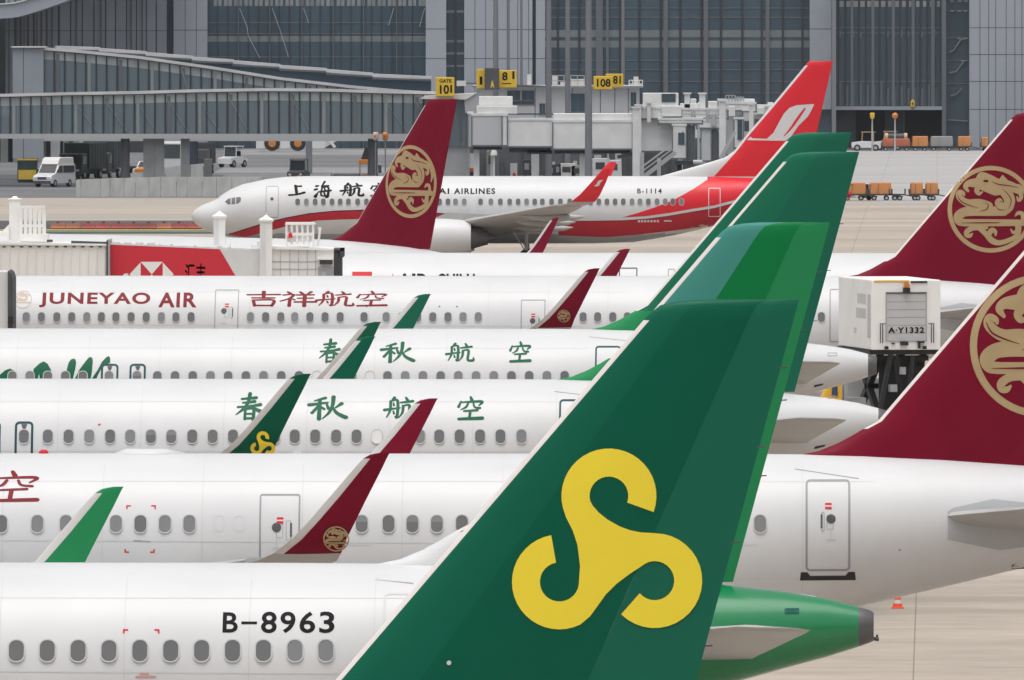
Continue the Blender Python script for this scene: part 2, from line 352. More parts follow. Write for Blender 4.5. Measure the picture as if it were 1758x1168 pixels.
class Plane:
    def __init__(s, label, xt, d, yaw, L, kind, body, fin, group='airliners parked in rows on the apron', wingx=0):
        s.xt, s.d, s.a, s.L, s.kind = xt, d, R(yaw), L, kind
        s.root = empty('airliner', (xt, d, 0), label, 'airliner', group, -s.a)
        nose, tail = (NOSE_A, TAIL_A) if kind == 'A' else (NOSE_B, TAIL_B)
        s.tab = [(x-L, t, b, wd) for x, t, b, wd in nose]+tail
        s.finx = -.75 if kind == 'A' else -1.1
        s.le = [(z, x+s.finx) for z, x in (LE_A if kind == 'A' else LE_B)]
        s.ztip = s.le[-1][0]; s.tes = .27 if kind == 'A' else .23
        s.wo = wingx
        s.body(body); s.make_fin(**fin); s.wings(body, fin); s.tailplane(body); s.gear()
    # pixel -> local (x, z) on the skin facing the camera
    def loc(s, px, py, y=-1.9):
        ca, sa, k = math.cos(s.a), math.sin(s.a), (px-879)/F
        x = (k*(s.d+y*ca)-s.xt-y*sa)/(ca+k*sa); Y = s.d-x*sa+y*ca
        return x, H-(py-Y0)*Y/F
    def sec(s, x):
        t, b, wd = lerp_table(s.tab, x); return (t+b)/2, (t-b)/2, wd
    def skin(s, x, z):
        zc, rh, rw = s.sec(x); q = max(-.999, min(.999, (z-zc)/rh)); return -rw*math.sqrt(1-q*q)
    def pts(s, l, y=-1.9): return [s.loc(px, py, y) for px, py in l]
    def body(s, body):
        N = 112; rings = []; xs = []
        for a, b in zip(s.tab, s.tab[1:]):
            n = max(1, int((b[0]-a[0])/.6)) if b[0]-a[0] < 4 else 3
            xs += [a[0]+(b[0]-a[0])*k/n for k in range(n)]
        xs.append(s.tab[-1][0]); split = body.get('split')
        if split is not None: xs = sorted(set(xs+[split]))
        if s.kind == 'A': xs = sorted(set(xs+[-.26]))
        m = MB()
        for x in xs:
            zc, rh, rw = s.sec(x)
            rings.append([Vector((x, rw*math.sin(2*math.pi*i/N), zc+rh*math.cos(2*math.pi*i/N))) for i in range(N)])
        m.rings(rings)
        for k in range(len(m.f)):
            cx = sum(m.v[i][0] for i in m.f[k])/len(m.f[k]); cz = sum(m.v[i][2] for i in m.f[k])/len(m.f[k])
            if s.kind == 'A' and cx > -.26: m.m[k] = 2
            elif split is not None and cx > split: m.m[k] = 1
            elif body.get('belly') and cz < body['belly']: m.m[k] = 3
        s.xs = xs; s.fus = m.build('fuselage', [body.get('paint', WHITE), body.get('tail', WHITE), EXH, BELLY], s.root, True, edge=35)
    def rudder_u(s): return .7
    def chord(s, z):
        le = lerp_table([(a, b) for a, b in s.le], z)[0]; te = s.finx-(s.ztip-z)*s.tes
        return le, te
    def fin_y(s, x, z):
        """half thickness of the fin at (x,z) as a negative y (side facing the camera)"""
        le, te = s.chord(z); c = te-le; u = max(0, min(1, (x-le)/c)); ce = min(c, 4.6)
        t = .5*.095*ce*2*(1.4845*math.sqrt(u)-.63*u-1.758*u*u+1.4215*u**3-.518*u**4)
        f = 1.0
        if z > s.ztip-.25: f = math.sqrt(max(0.0, 1-((z-(s.ztip-.25))/.25)**2))*.8+.2
        return -(t*f+.012)
    def make_fin(s, stripes, rudder, dorsal=None, edge=METAL, edge_w=.085, rud=2.0, band=(0, 1)):
        """stripes: list of (u end, material); the rudder is a separate panel behind u=.7"""
        zs = sorted(set([5.2, 5.5, 5.58]+[z for z, x in s.le]+[6.6+.35*i for i in range(int((s.ztip-6.9)/.35)+1)])); zs = [z for z in zs if z <= s.ztip]
        U = .7; us = [0]+[(1-math.cos(math.pi*i/20))/2*1.0 for i in range(3, 21)]; us = sorted(set([round(u, 4) for u in us if u < U-.03]+[U]+[e for e, m in stripes if e < U]))
        m = MB(); mats = [edge]+[q for e, q in stripes]+[dorsal or stripes[0][1]]
        cols = []
        for z in zs:
            le, te = s.chord(z); c = te-le
            xs = [le, le+edge_w*.25, le+edge_w]+[le+edge_w+(le+c*u-le-edge_w)*1.0 for u in us if u > 0]
            xs[3:] = [max(x, le+edge_w+.001*(i+1)) for i, x in enumerate(xs[3:])]
            cols.append([(x, z) for x in xs])
        n = len(cols[0])
        for side in (1, -1):
            k = len(m.v)
            for c in cols:
                m.v += [(x, side*s.fin_y(x, z), z) for x, z in c]
            for j in range(len(zs)-1):
                for i in range(n-1):
                    zc = (zs[j]+zs[j+1])/2
                    if i < 2: mi = 0 if 6.45 < zc < s.ztip-.22 else 1
                    else:
                        u = us[i-1]-1e-4; mi = 1
                        for q, (e, mm) in enumerate(stripes):
                            if u <= e: mi = 1+q; break
                        else: mi = len(stripes)
                    if dorsal and ((zc < 6.4 and i < n*.45) if s.kind == 'A' else zc < 6.95): mi = len(mats)-1
                    a = k+j*n+i; m.f.append((a, a+1, a+n+1, a+n)); m.m.append(mi)
        h = len(m.v)//2; top = (len(zs)-1)*n
        for i in range(n-1): m.f.append((top+i, top+i+1, h+top+i+1, h+top+i)); m.m.append(1 if i < n*.5 else len(stripes))
        for j in range(len(zs)-1): a = j*n+n-1; m.f.append((a, a+n, h+a+n, h+a)); m.m.append(1)
        s.fin = m.build('tail_fin', mats, s.root, True, edge=40)
        bm = bmesh.new(); bm.from_mesh(s.fin.data); bmesh.ops.remove_doubles(bm, verts=bm.verts, dist=.0005); bmesh.ops.recalc_face_normals(bm, faces=bm.faces); bm.to_mesh(s.fin.data); bm.free()
        # rudder, a few degrees off centre
        s.rud = math.tan(R(rud)); r = MB(); g = .001; cols = []; zr = [z for z in zs if z >= 5.55]
        uu = [0, .03, .25, .5, .75, 1]
        for side in (1, -1):
            k = len(r.v)
            for z in zr:
                le, te = s.chord(z); hx = le+(te-le)*U
                for q in uu:
                    x = hx+g+(te-hx-g)*q; r.v.append((x, side*(s.fin_y(x, z)+.004)-s.rud*(x-hx), z))
            for j in range(len(zr)-1):
                for i in range(len(uu)-1): a = k+j*len(uu)+i; r.f.append((a, a+1, a+len(uu)+1, a+len(uu))); r.m.append(0)
        h = len(r.v)//2; nn = len(uu)
        for j in range(len(zr)-1):
            for e in (0, nn-1): a = j*nn+e; r.f.append((a, a+nn, h+a+nn, h+a)); r.m.append(0)
        for j in (0, (len(zr)-1)*nn):
            for i in range(nn-1): a = j+i; r.f.append((a, a+1, h+a+1, h+a)); r.m.append(0)
        s.rudder = r.build('rudder', [rudder, DARK], s.root, True, edge=40)
        d = MB()                                   # hinge fairings and static wicks
        for z in (7.4, 8.7, 9.9, 10.9):
            le, te = s.chord(z); x = te
            y = -s.rud*(te-(le+(te-le)*U)); d.bar((x-.05, y, z), (x+.09, y, z+.01), .02, mi=1)
        d.build('static_wicks', [rudder, DARK], s.rudder)
    def fin_skin(s, x, z):
        le, te = s.chord(z); hx = le+(te-le)*.7
        y = s.fin_y(x, z)
        return y-.002-(s.rud*(x-hx) if x > hx else 0)
    def wings(s, body, fin):
        W = dict(WING_A if s.kind == 'A' else WING_B)
        for side in (-1, 1):
            m = MB(); o = s.wo; rr = []
            for y, le, te, z, t in ((.6, W['le']-.7+o, W['te']+o, W['z0']-.1, .13), (2, W['le']+o, W['te']+o, W['z0'], .13), (W['ky'], W['kle']+o, W['kte']+o, W['zk'], .115), (W['ty'], W['tle']+o, W['tte']+o, W['z1'], .1)):
                rr.append(airfoil((le, side*y, z+.06), (te, side*y, z-.05), (0, 0, 1), t))
            m.rings(rr)
            for y, x in ((4.5, -17.9), (8.6, -17.3), (12.2, -16.4)) if s.kind == 'A' else ((4.2, -17.9), (7.9, -17.7), (11.5, -17.1)):   # flap track fairings
                f = (y-2)/(W['ty']-2); z = W['z0']+(W['z1']-W['z0'])*f-.28
                m.rings([[Vector((x+o+dx, side*y+rad*math.cos(2*math.pi*i/8), z+dz+rad*1.2*math.sin(2*math.pi*i/8))) for i in range(8)] for dx, rad, dz in ((-2.4,.03,.12),(-1.6,.16,.04),(-.3,.2,0),(.8,.12,.02),(1.3,.02,.08))])
            wing = m.build('wing', [WINGG], s.root, True, edge=50)
            if body.get('sharklet'):
                col = body['sharklet']; m = MB(); o = s.wo; rows = []
                if s.kind == 'A':
                    g = [(16.5, 4.25, -17.0, -15.25), (16.95, 4.33, -16.7, -15.1), (17.35, 4.5, -16.35, -15.0), (17.6, 4.8, -15.97, -14.88), (17.72, 5.2, -15.6, -14.68), (17.8, 5.7, -15.17, -14.43), (17.87, 6.25, -14.7, -14.15), (17.9, 6.42, -14.54, -14.07), (17.91, 6.5, -14.4, -14.03), (17.92, 6.54, -14.2, -14.0)]
                else:
                    g = [(16.3, 3.95, -17.4, -15.85), (16.8, 4.02, -17.0, -15.55), (17.1, 4.2, -16.55, -15.15), (17.25, 4.6, -16.05, -14.85), (17.4, 5.3, -15.4, -14.52), (17.55, 6.05, -14.75, -14.22), (17.56, 6.12, -14.6, -14.27)]
                ew = .17 if s.kind == 'A' else .0; cols = []
                for i, (y, z, le, te) in enumerate(g):
                    a, b = g[max(i-1, 0)], g[min(i+1, len(g)-1)]; dv = Vector((0, b[0]-a[0], b[1]-a[1])).normalized(); up = Vector((0, -dv.z, dv.y))
                    c = te-le; t = .05 if i < len(g)-1 else .02; ring = []
                    us = [0, .05, None, .4, .6, .8, 1]; xs = []
                    for u in us: xs.append(min(ew+.02, c*.3) if u is None else c*u)
                    xs = sorted(xs)
                    th = lambda x: 5*t*1.1*(.2969*math.sqrt(x/c)-.126*x/c-.3516*(x/c)**2+.2843*(x/c)**3-.1015*(x/c)**4)*min(c, 1)
                    pt = [Vector((le+o+x, y, z))+up*th(x) for x in xs]; pb = [Vector((le+o+x, y, z))-up*th(x) for x in reversed(xs[1:-1])]
                    ring = pt+pb; cols.append([Vector((p.x, p.y*side, p.z)) for p in ring])
                m.rings(cols); nr = len(cols[0])
                for k, f in enumerate(m.f):
                    if len(f) != 4: m.m[k] = 1; continue
                    row, i = divmod(k, nr); i = k % nr
                    edge = i in (0, 1) or i in (nr-1, nr-2)
                    zz = g[min(row, len(g)-1)][1]
                    m.m[k] = (0 if edge and zz < 6.36 and s.kind == 'A' else 1) if row >= 2 else 2
                wl = m.build('winglet', [METALG, col, WINGG], s.root, True, edge=50)
                em = body.get('winglet_emblem')
                if em and side == -1:
                    D = Decal(); em(D); D.build('emblem', body['emblem_mats'], wl, lambda x, z: -(17.62+.05+max(0, (z-4.8))*.17*0+ (.1*(z-4.8)/.9 if z < 5.7 else .1+.1*(z-5.7)/.8)), .03)
        # engines
        for side in (-1, 1):
            ex, ey, ez = ((-25.4, 5.75, 1.55) if s.kind == 'A' else (-25.85, 4.83, 1.88)); ex += s.wo
            e = empty('engine', (ex, side*ey, ez), None, None); del_props(e); e.parent = s.root
            m = MB(); n = 28
            prof = [(0, .92), (-.06, 1.0), (.05, 1.08), (.5, 1.17), (1.5, 1.2), (2.6, 1.12), (3.2, 1.0), (3.2, .93), (2.6, .9)]
            m.rings([[Vector((x, r*math.cos(2*math.pi*i/n), r*math.sin(2*math.pi*i/n)*(1 if s.kind == 'A' else .96))) for i in range(n)] for x, r in prof], cap0=False, cap1=False)
            m.build('cowl', [WHITE], e, True, edge=40)
            m = MB(); m.rings([[Vector((x, r*math.cos(2*math.pi*i/n), r*math.sin(2*math.pi*i/n))) for i in range(n)] for x, r in ((.4, .9), (.4, .35), (.05, .02))], cap0=False)
            m.build('fan', [DARK], e, True, edge=30)
            m = MB(); m.rings([[Vector((x, r*math.cos(2*math.pi*i/n), r*math.sin(2*math.pi*i/n))) for i in range(n)] for x, r in ((2.3, .75), (3.2, .68), (4.2, .42), (4.2, .3), (4.9, .04))])
            m.build('exhaust_nozzle', [EXH], e, True, edge=30)
            m = MB(); m.hull8([(.9,-.14,1.1),(4.6,-.1,.75),(4.6,.1,.75),(.9,.14,1.1)], [(1.8,-.14,1.5),(6.2,-.1,1.3),(6.2,.1,1.3),(1.8,.14,1.5)]); m.build('pylon', [WINGG], e)
    def tailplane(s, body):
        for side in (-1, 1):
            m = MB()
            if s.kind == 'A': rows = [(.3, -6.2, -2.1, 4.55, 4.26, .1), (1.3, -5.5, -2.02, 4.62, 4.36, .1), (5.9, -2.25, -1.1, 5.1, 5.0, .09), (6.15, -1.9, -1.06, 5.1, 5.04, .07), (6.22, -1.45, -1.04, 5.1, 5.06, .04)]
            else: rows = [(.3, -5.6, -1.6, 4.3, 4.2, .1), (.9, -5.2, -1.5, 4.4, 4.28, .1), (6.9, -1.7, -.2, 5.1, 5.0, .09), (7.15, -1.2, -.15, 5.12, 5.05, .05)]
            m.rings([airfoil((le, side*y, z1), (te, side*y, z2), (0, 0, 1), t) for y, le, te, z1, z2, t in rows])
            m.build('tailplane', [WINGG], s.root, True, edge=50)
    def gear(s):
        def leg(x, y, top, r, tw):
            g = empty('landing_gear', (x, y, 0), None, None); del_props(g); g.parent = s.root
            m = MB(); m.tube((0, 0, r), (0, 0, top), .09, .12); m.tube((0, -tw, r), (0, tw, r), .06); m.bar((0, 0, r+.4), (-.9, 0, top), .07); m.build('strut', [GREY], g)
            for q in (-1, 1):
                m = MB(); m.tube((0, q*tw-.16, r), (0, q*tw+.16, r), r, n=24); m.build('wheel', [BLACK], g, True, edge=40)
        if s.kind == 'A': leg(-s.L+5.1, 0, 2.0, .38, .25); [leg(-19.6+s.wo, q*3.8, 2.6, .58, .46) for q in (-1, 1)]
        else: leg(-s.L+4.0, 0, 1.8, .35, .22); [leg(-19.4, q*2.86, 2.4, .55, .43) for q in (-1, 1)]
    # ------------------------------------------------ details placed on the camera side
    def windows(s, pxs, py, w=.245, h=.36, kinds=None):
        for k, px in enumerate(pxs):
            x, z = s.loc(px, py); x = round(x, 3); zc, rh, rw = s.sec(x)
            y = s.skin(x, z); q = (z-zc)/rh; tilt = math.asin(max(-1, min(1, q)))
            kind = (kinds or {}).get(k, 'pane' if random.random() < .8 else 'light')
            o = bpy.data.objects.new('cabin_window', window_mesh(w, h, kind)); C.objects.link(o); o.parent = s.root
            o.location = (x, y, z); sl = math.atan((s.skin(x+.1, z)-s.skin(x-.1, z))/.2)
            o.rotation_euler = (-tilt+random.uniform(-.03, .03), 0, sl+random.uniform(-.02, .02))
    def door(s, x0, x1, z0, z1, ring=LINE, w=.035, r=.1, win=True, sticker=True, sill=False, handle=1, fill=None, off=.006):
        e = None
        D = Decal()
        if fill is not None: D.poly(rrect(x0, x1, z0, z1, r), 1)
        D.ring(x0, x1, z0, z1, w, r, 0, .001)
        o = D.build('cabin_door', [ring, fill or WHITE], s.root, s.skin, off, xcuts=s.xs)
        xm = (x0+x1)/2
        if win:
            g = Decal(); xx = xm+.13*win; g.poly([(xx+.1*math.cos(a*math.pi/8), z0+1.12+.1*math.sin(a*math.pi/8)) for a in range(16)]); g.build('porthole', [DARK], o, s.skin, .012)
        if handle:
            g = Decal(); xx = xm+handle*.27; g.poly(rrect(xx-.02, xx+.02, z0+.92, z0+1.22, .015)); g.ring(xx-.3*handle-.04, xx-.3*handle+.1, z0+.9, z0+1.2, .008, .02, 1); g.ring(min(xx, xx-.12*handle), max(xx, xx-.12*handle), z0+.85, z0+1.27, .01, .04, 1); g.build('handle', [DARK, LINE], o, s.skin, .012)
            g = Decal(); xx = xm+.13*win; g.poly(rrect(xx-.008, xx+.008, z0+.72, z0+.98, .006)); g.poly(rrect(xx-.1, xx+.1, z0+.67, z0+.7, .01)); g.build('handle_placard', [FAINT], o, s.skin, .01)
        if sticker:
            g = Decal(); g.poly(rrect(xm-.06, xm+.08, z1-.62, z1-.57, .01)); g.poly(rrect(xm-.06, xm+.08, z1-.54, z1-.49, .01)); g.poly(rrect(xm-.06, xm+.08, z1-.57, z1-.54, .004), 1); g.build('sticker', [RED_MARK, WHITE], o, s.skin, .011)
        if sill:
            g = Decal(); g.poly([(x0-.12, z0-.2), (x0-.1, z0-.02), (x0+.04, z0-.02), (x0+.1, z0-.1), (x1-.1, z0-.1), (x1-.04, z0-.02), (x1+.1, z0-.02), (x1+.12, z0-.2)]); g.build('scuff_plate', [BLACK], o, s.skin, .012)
        return o
    def doorpx(s, px0, px1, py0, py1, **k):
        a = s.loc(px0, py1); b = s.loc(px1, py0); return s.door(a[0], b[0], a[1], b[1], **k)
    def marks(s, corners, size=.09, m=RED_MARK):
        """red corner brackets painted round an exit: (px, py, sx, sy)"""
        D = Decal()
        for px, py, sx, sy in corners:
            x, z = s.loc(px, py)
            D.poly([(x, z), (x+sx*size, z), (x+sx*size, z+sy*.028), (x+sx*.03, z+sy*.028), (x+sx*.03, z+sy*size*.8), (x, z+sy*size*.8)][::1 if sx*sy > 0 else -1])
        D.build('exit_marking', [m], s.root, s.skin, .006)
    def lines(s, segs, m=FAINT, w=.016):
        D = Decal()
        for (p0, q0, p1, q1) in segs:
            a, b = s.loc(p0, q0), s.loc(p1, q1); dx, dz = b[0]-a[0], b[1]-a[1]; l = math.hypot(dx, dz); nx, nz = -dz/l*w/2, dx/l*w/2
            D.poly([(a[0]+nx, a[1]+nz), (a[0]-nx, a[1]-nz), (b[0]-nx, b[1]-nz), (b[0]+nx, b[1]+nz)])
        D.build('panel_line', [m], s.root, s.skin, .005, xcuts=s.xs)
    def joints(s, px0, px1, step=2.13, zs=(3.3, 5.35)):
        """faint skin joints round the barrel"""
        D = Decal(); x0 = s.loc(px0, 600)[0]; x1 = s.loc(px1, 600)[0]; x = x0-(x0 % step)+step
        while x < x1:
            D.poly([(x, 3.0), (x+.014, 3.0), (x+.014, 5.84), (x, 5.84)]); x += step
        for z in zs: D.poly([(x0, z), (x1, z), (x1, z+.01), (x0, z+.01)])
        D.build('skin_joint', [JOINT], s.root, s.skin, .003, xcuts=s.xs)
    def scuff(s):
        D = Decal(); D.poly([(-5.42, 4.12), (-5.42, 4.72), (-5.3, 4.8), (-4.45, 4.98), (-3.4, 4.86), (-2.2, 4.6), (-1.9, 4.36), (-2.6, 4.1), (-4.3, 3.88)])
        D.build('tailplane_plate', [GREY], s.root, s.skin, .006, dx=.12, xcuts=s.xs)
    def dragon(s, cx, cz, rad, surf=None, parent=None, sx=1.0):
        k = rad/492; D = Decal()
        D.faces(*ringfaces(cx, cz, rad, rad*.9, 56))
        for i, (pts, ws) in enumerate(DRAGON):
            vs, fs = stroke([(cx+(x-690)*k*sx, cz-(y-592)*k) for x, y in pts], [q*k for q in ws]); D.faces(vs, fs, 0, i*.0005)
        D.poly([(cx+(x-690)*k*sx, cz-(y-592)*k) for x, y in ((820,200),(905,285),(850,305),(770,270))], 0, .0095)
        for pts, ws in DRAGON_RED:
            vs, fs = stroke([(cx+(x-690)*k*sx, cz-(y-592)*k) for x, y in pts], [q*k for q in ws]); D.faces(vs, fs, 1, .011)
        D.build('dragon_emblem', [GOLD, MAROON], parent or s.fin, surf or s.fin_skin, .004, dz=.12, dx=.12)
def del_props(o):
    for k in list(o.keys()): del o[k]
def ringfaces(cx, cz, r0, r1, n):
    vs = [(cx+r*math.cos(2*math.pi*i/n), cz+r*math.sin(2*math.pi*i/n)) for r in (r0, r1) for i in range(n)]
    return vs, [(i, (i+1) % n, n+(i+1) % n, n+i) for i in range(n)]

# ---------------------------------------------------------------- the aircraft on the apron
def wl_skin(x, z): return -lerp_table([(4.25,16.5),(4.5,17.38),(4.8,17.64),(5.2,17.76),(5.7,17.84),(6.25,17.91)], z)[0]

GREEN_SHEEN = mat('painted_green_sheen', (.004,.112,.064), .4, coat=.04, spec=.09, noise=.05, nscale=.6)  # gloss along the leading edge, painted as a lighter green band
# front: only its green tail fin rises into the picture
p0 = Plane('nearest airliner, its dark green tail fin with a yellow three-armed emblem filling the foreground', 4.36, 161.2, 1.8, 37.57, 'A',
           dict(tail=GREEN_TAIL, split=-4, sharklet=GREEN_B), dict(stripes=[(.235, GREEN_SHEEN), (.7, GREEN_A)], rudder=GREEN_T, dorsal=GREEN_B, rud=2.2, edge_w=.075))  # here the rudder's lighter green also has the gloss reflection painted in
D = Decal(); D.poly([p0.loc(860+x/3.336, 750+y/3.336, -.2) for x, y in trefoil()])
D.build('emblem', [YELLOW], p0.fin, p0.fin_skin, .006, dz=.12, dx=.12)
D = Decal(); D.poly([(p0.loc(771, 1138, -.2)[0]+.03*math.cos(k*.6), p0.loc(771, 1138, -.2)[1]+.03*math.sin(k*.6)) for k in range(10)]); D.build('position_light', [WHITE], p0.fin, p0.fin_skin, .01)

# second: white body with its registration, striped green fin behind the first fin
p1 = Plane('white airliner with registration B-8963 and green tail cone, directly behind the nearest green fin', 6.21, 220, 1.8, 37.57, 'A',
           dict(tail=GREEN_TAIL, split=-4, sharklet=GREEN_D), dict(stripes=[(.36, TEAL), (.7, GREEN_C)], rudder=GREEN_D, dorsal=WHITE, rud=-1.5))
p1.windows([28,81,134,187,240,293,346,399,452,506,559], 1118, .255, .37, {9: 'light', 10: 'light'})
D = Decal(); a = p1.loc(381, 1087); b = p1.loc(573, 1053)
for body, q0, q1, y0, y1 in (('B', 381, 407, 1087, 1053), ('8', 447, 474, 1088, 1052), ('9', 480, 506, 1088, 1052), ('6', 513, 540, 1088, 1052), ('3', 547, 573, 1088, 1052)):
    u, v = p1.loc(q0, y0), p1.loc(q1, y1); D.text(body, u[0], v[0], u[1], v[1], bold=.019)
u, v = p1.loc(413, 1073), p1.loc(440, 1068.5); D.poly([(u[0], u[1]), (v[0], u[1]), (v[0], v[1]), (u[0], v[1])])
D.build('lettering', [BLACKP], p1.root, p1.skin)
p1.marks([(210, 1081, 1, -1), (273, 1081, -1, -1)])
p1.lines([(0, 1153, 1160, 1162), (640, 999, 706, 1005)], FAINT, .014)
p1.lines([(640, 999, 706, 1006)], LINE, .02)
p1.doorpx(656, 737, 1021, 1200, ring=FAINT, sticker=False, handle=0, win=0)
D = Decal(); u = p1.loc(233, 1162); D.poly(rrect(u[0], u[0]+.35, u[1]-.02, u[1]+.02, .008)); u = p1.loc(240, 1158); D.poly(rrect(u[0], u[0]+.16, u[1]-.005, u[1]+.03, .008)); D.build('placard', [mat('faded_red_print', (.55,.3,.28), .5)], p1.root, p1.skin)
D = Decal(); u, v = p1.loc(1347, 1055, -.6), p1.loc(1372, 1045, -.6); D.ring(u[0], v[0], u[1], v[1], .02, .02); D.poly(rrect(u[0]+.03, v[0]-.03, u[1]+.025, v[1]-.025, .01), 1); D.build('vent_plate', [TEAL_L, GREEN_T], p1.root, p1.skin)
m = MB(); m.tube((-.03, 0, 4.62), (.09, 0, 4.6), .035); m.tube((.05,0,4.6),(.06,0,4.68),.02); m.build('tail_light', [DARK], p1.root)

# third: maroon tail with the gold dragon at the right edge
p2 = Plane('white airliner with maroon fin cut by the right edge, rear door closed with black sill', 14.73, 274.3, 1.2, 44.51, 'A',
           dict(sharklet=MAROON, emblem_mats=[GOLD, MAROON]), dict(stripes=[(.7, MAROON)], rudder=MAROON, dorsal=MAROON, rud=1), wingx=-2.8)
p2.windows([-42,2,64,113,155,199,241,283,325,621,667,708,750,793,1305], 900, .25, .375, {2: 'light', 3: 'light', 5: 'light', 7: 'light', 8: 'light', 9: 'half', 11: 'half', 12: 'half', 14: 'light'})
p2.dragon(-3.4, 8.22, 1.53)
D = Decal()
for ch, q in (('空', -27), ('航', -127)):
    u, v = p2.loc(q, 862), p2.loc(q+90, 814); glyph(D, ch, u[0], v[0], u[1], v[1], 0, 1.0)
D.build('lettering', [MAROON_L], p2.root, p2.skin)
p2.doorpx(445, 515, 849, 996, handle=.9, win=-.5, r=.06)
p2.doorpx(1383, 1460, 825, 982, w=.045, sill=True, handle=-.5, win=.5)
p2.marks([(216, 868, 1, -1), (267, 868, -1, -1), (214, 949, 1, 1), (266, 949, -1, 1)], .1)
p2.lines([(0, 928, 1300, 936), (229, 929, 257, 931), (505, 936, 640, 936)], FAINT, .016)
p2.lines([(1365, 808, 1475, 824), (229, 928, 258, 930)], LINE, .02)
p2.scuff()
D = Decal()
for q in (376, 410): u, v = p2.loc(q-9, 913), p2.loc(q+9, 886); D.ring(u[0], v[0], u[1], v[1], .01, .09)
D.build('blanked_window', [FAINT], p2.root, p2.skin)
D = Decal(); u = p2.loc(1545, 946); D.poly([(u[0]+.02*math.cos(k*.7), u[1]+.02*math.sin(k*.7)) for k in range(9)]); D.build('drain_hole', [DARK], p2.root, p2.skin)
D = Decal(); u = p2.loc(1750, 979, -1.2); D.poly(rrect(u[0]-.15, u[0]+.2, u[1]-.02, u[1]+.1, .04)); D.build('drain_mast', [BLACK], p2.root, p2.skin)
m = MB(); m.rings([[Vector((x+(-18.2), .32*wd*math.cos(2*math.pi*i/12), 5.84+h*math.sin(2*math.pi*i/12))) for i in range(12)] for x, wd, h in ((-.75,.1,.08),(-.5,1,.16),(.3,1,.16),(.75,.1,.08))]); a = m.build('antenna_dome', [WHITE], p2.root, True)
a.location.x = p2.loc(258, 780, 0)[0]+18.2

xb = p2.loc(75, 776, 0)[0]; b = MB(); b.rings([[Vector((xb+r*math.cos(2*math.pi*i/12), r*.7*math.sin(2*math.pi*i/12), 5.88+z)) for i in range(12)] for z, r in ((0, .11), (.06, .1), (.1, .05))]); b.build('beacon', [RED_MARK], p2.root, True)
# fourth and fifth: white bodies with four green brush characters
def spring(p, chars, wins, py, kinds, exits, ring, doorbox, glyphs):
    p.windows(wins, py, .25, .36, kinds)
    D = Decal()
    for ch, x0, x1, y0, y1 in glyphs:
        u, v = p.loc(x0, y1), p.loc(x1, y0); glyph(D, ch, u[0], v[0], u[1], v[1], 0, 1.3)
    D.build('lettering', [GREEN_L], p.root, p.skin)
    for x0, x1, y0 in exits:
        u, v = p.loc(x0, y0), p.loc(x1, y0); q = p.door(u[0], v[0], u[1]-1.0, u[1], ring=TEAL_L, w=.06, r=.12, win=0, handle=0, sticker=False)
        g = Decal(); xm = (u[0]+v[0])/2; g.poly([(xm-.07, u[1]-.07), (xm-.07, u[1]-.1), (xm-.03, u[1]-.19), (xm+.03, u[1]-.19), (xm+.07, u[1]-.1), (xm+.07, u[1]-.07)]); g.build('handle', [DARK], q, p.skin, .01)
    p.doorpx(*doorbox, ring=TEAL_L, w=.05, sticker=False, handle=0, win=0)
stripes3 = dict(stripes=[(.4, GREEN_B), (.7, GREEN_T)], rudder=GREEN_T, dorsal=GREEN_D, rud=1.5)
p3 = Plane('white airliner with four green characters, winglet with yellow emblem, third green fin back', 9.69, 329.8, 1.9, 37.57, 'A',
           dict(sharklet=GREEN_A, emblem_mats=[YELLOW]), stripes3)
spring(p3, '', [41,82,117.6,153,189,223.5,259,294,330,365,400,437,472,506,541,577,612,647,683,721,754,789,824,859,895], 750, {17: 'shut', 6: 'half', 7: 'half'},
       [(25, 57, 724), (-32, 1, 724)], TEAL_L, (959, 1013, 687, 812),
       [('春', 404, 449, 679, 721), ('秋', 532, 587, 683, 720), ('航', 662, 707, 685, 719), ('空', 785, 828, 685, 721)])
p3.lines([(0, 775, 940, 776)], FAINT, .014); p3.lines([(950, 674, 1000, 680)], LINE, .018)
p3.marks([(168, 728, 1, -1)], .07)
p4 = Plane('white airliner with large green lettering at left, its fin fourth green one back', 10.87, 381.9, 1.9, 37.57, 'A',
           dict(sharklet=GREEN_T), dict(stripes=[(.45, GREEN_B), (.7, GREEN_T)], rudder=GREEN_T, dorsal=GREEN_D, rud=1.5))
spring(p4, '', [-9,21,51,82,112,142,187,235]+[270+30.4*k for k in range(24)], 648, {17: 'shut', 20: 'shut', 7: 'half', 22: 'light'},
       [(173, 203, 625), (222, 250, 625)], TEAL_L, (1021, 1065, 595, 705),
       [('春', 547, 584, 586, 623), ('秋', 656, 704, 590, 622), ('航', 768, 808, 592, 621), ('空', 874, 910, 590, 622)])
p4.lines([(1010, 580, 1080, 587)], LINE, .016)
D = Decal()
for pl in ([(-30,440),(-20,380),(0,352),(50,310),(95,296),(140,320),(152,345),(155,440)], [(300,440),(318,300),(370,250),(410,228),(450,250),(480,300),(492,340),(496,440),(385,440),(372,340),(352,440)],
           [(615,440),(635,310),(650,240),(672,210),(695,202),(715,210),(723,240),(716,300),(700,370),(690,440)], [(690,440),(760,300),(810,230),(840,192),(858,186),(876,198),(882,230),(876,330),(858,440)],
           [(845,440),(930,310),(970,230),(1010,188),(1032,178),(1046,195),(1048,240),(1000,262),(960,305),(895,440)]):
    D.poly(p4.pts([(x/5.563, 580+y/5.563) for x, y in pl]))
D.build('large_lettering', [GREEN_L], p4.root, p4.skin, .0045)

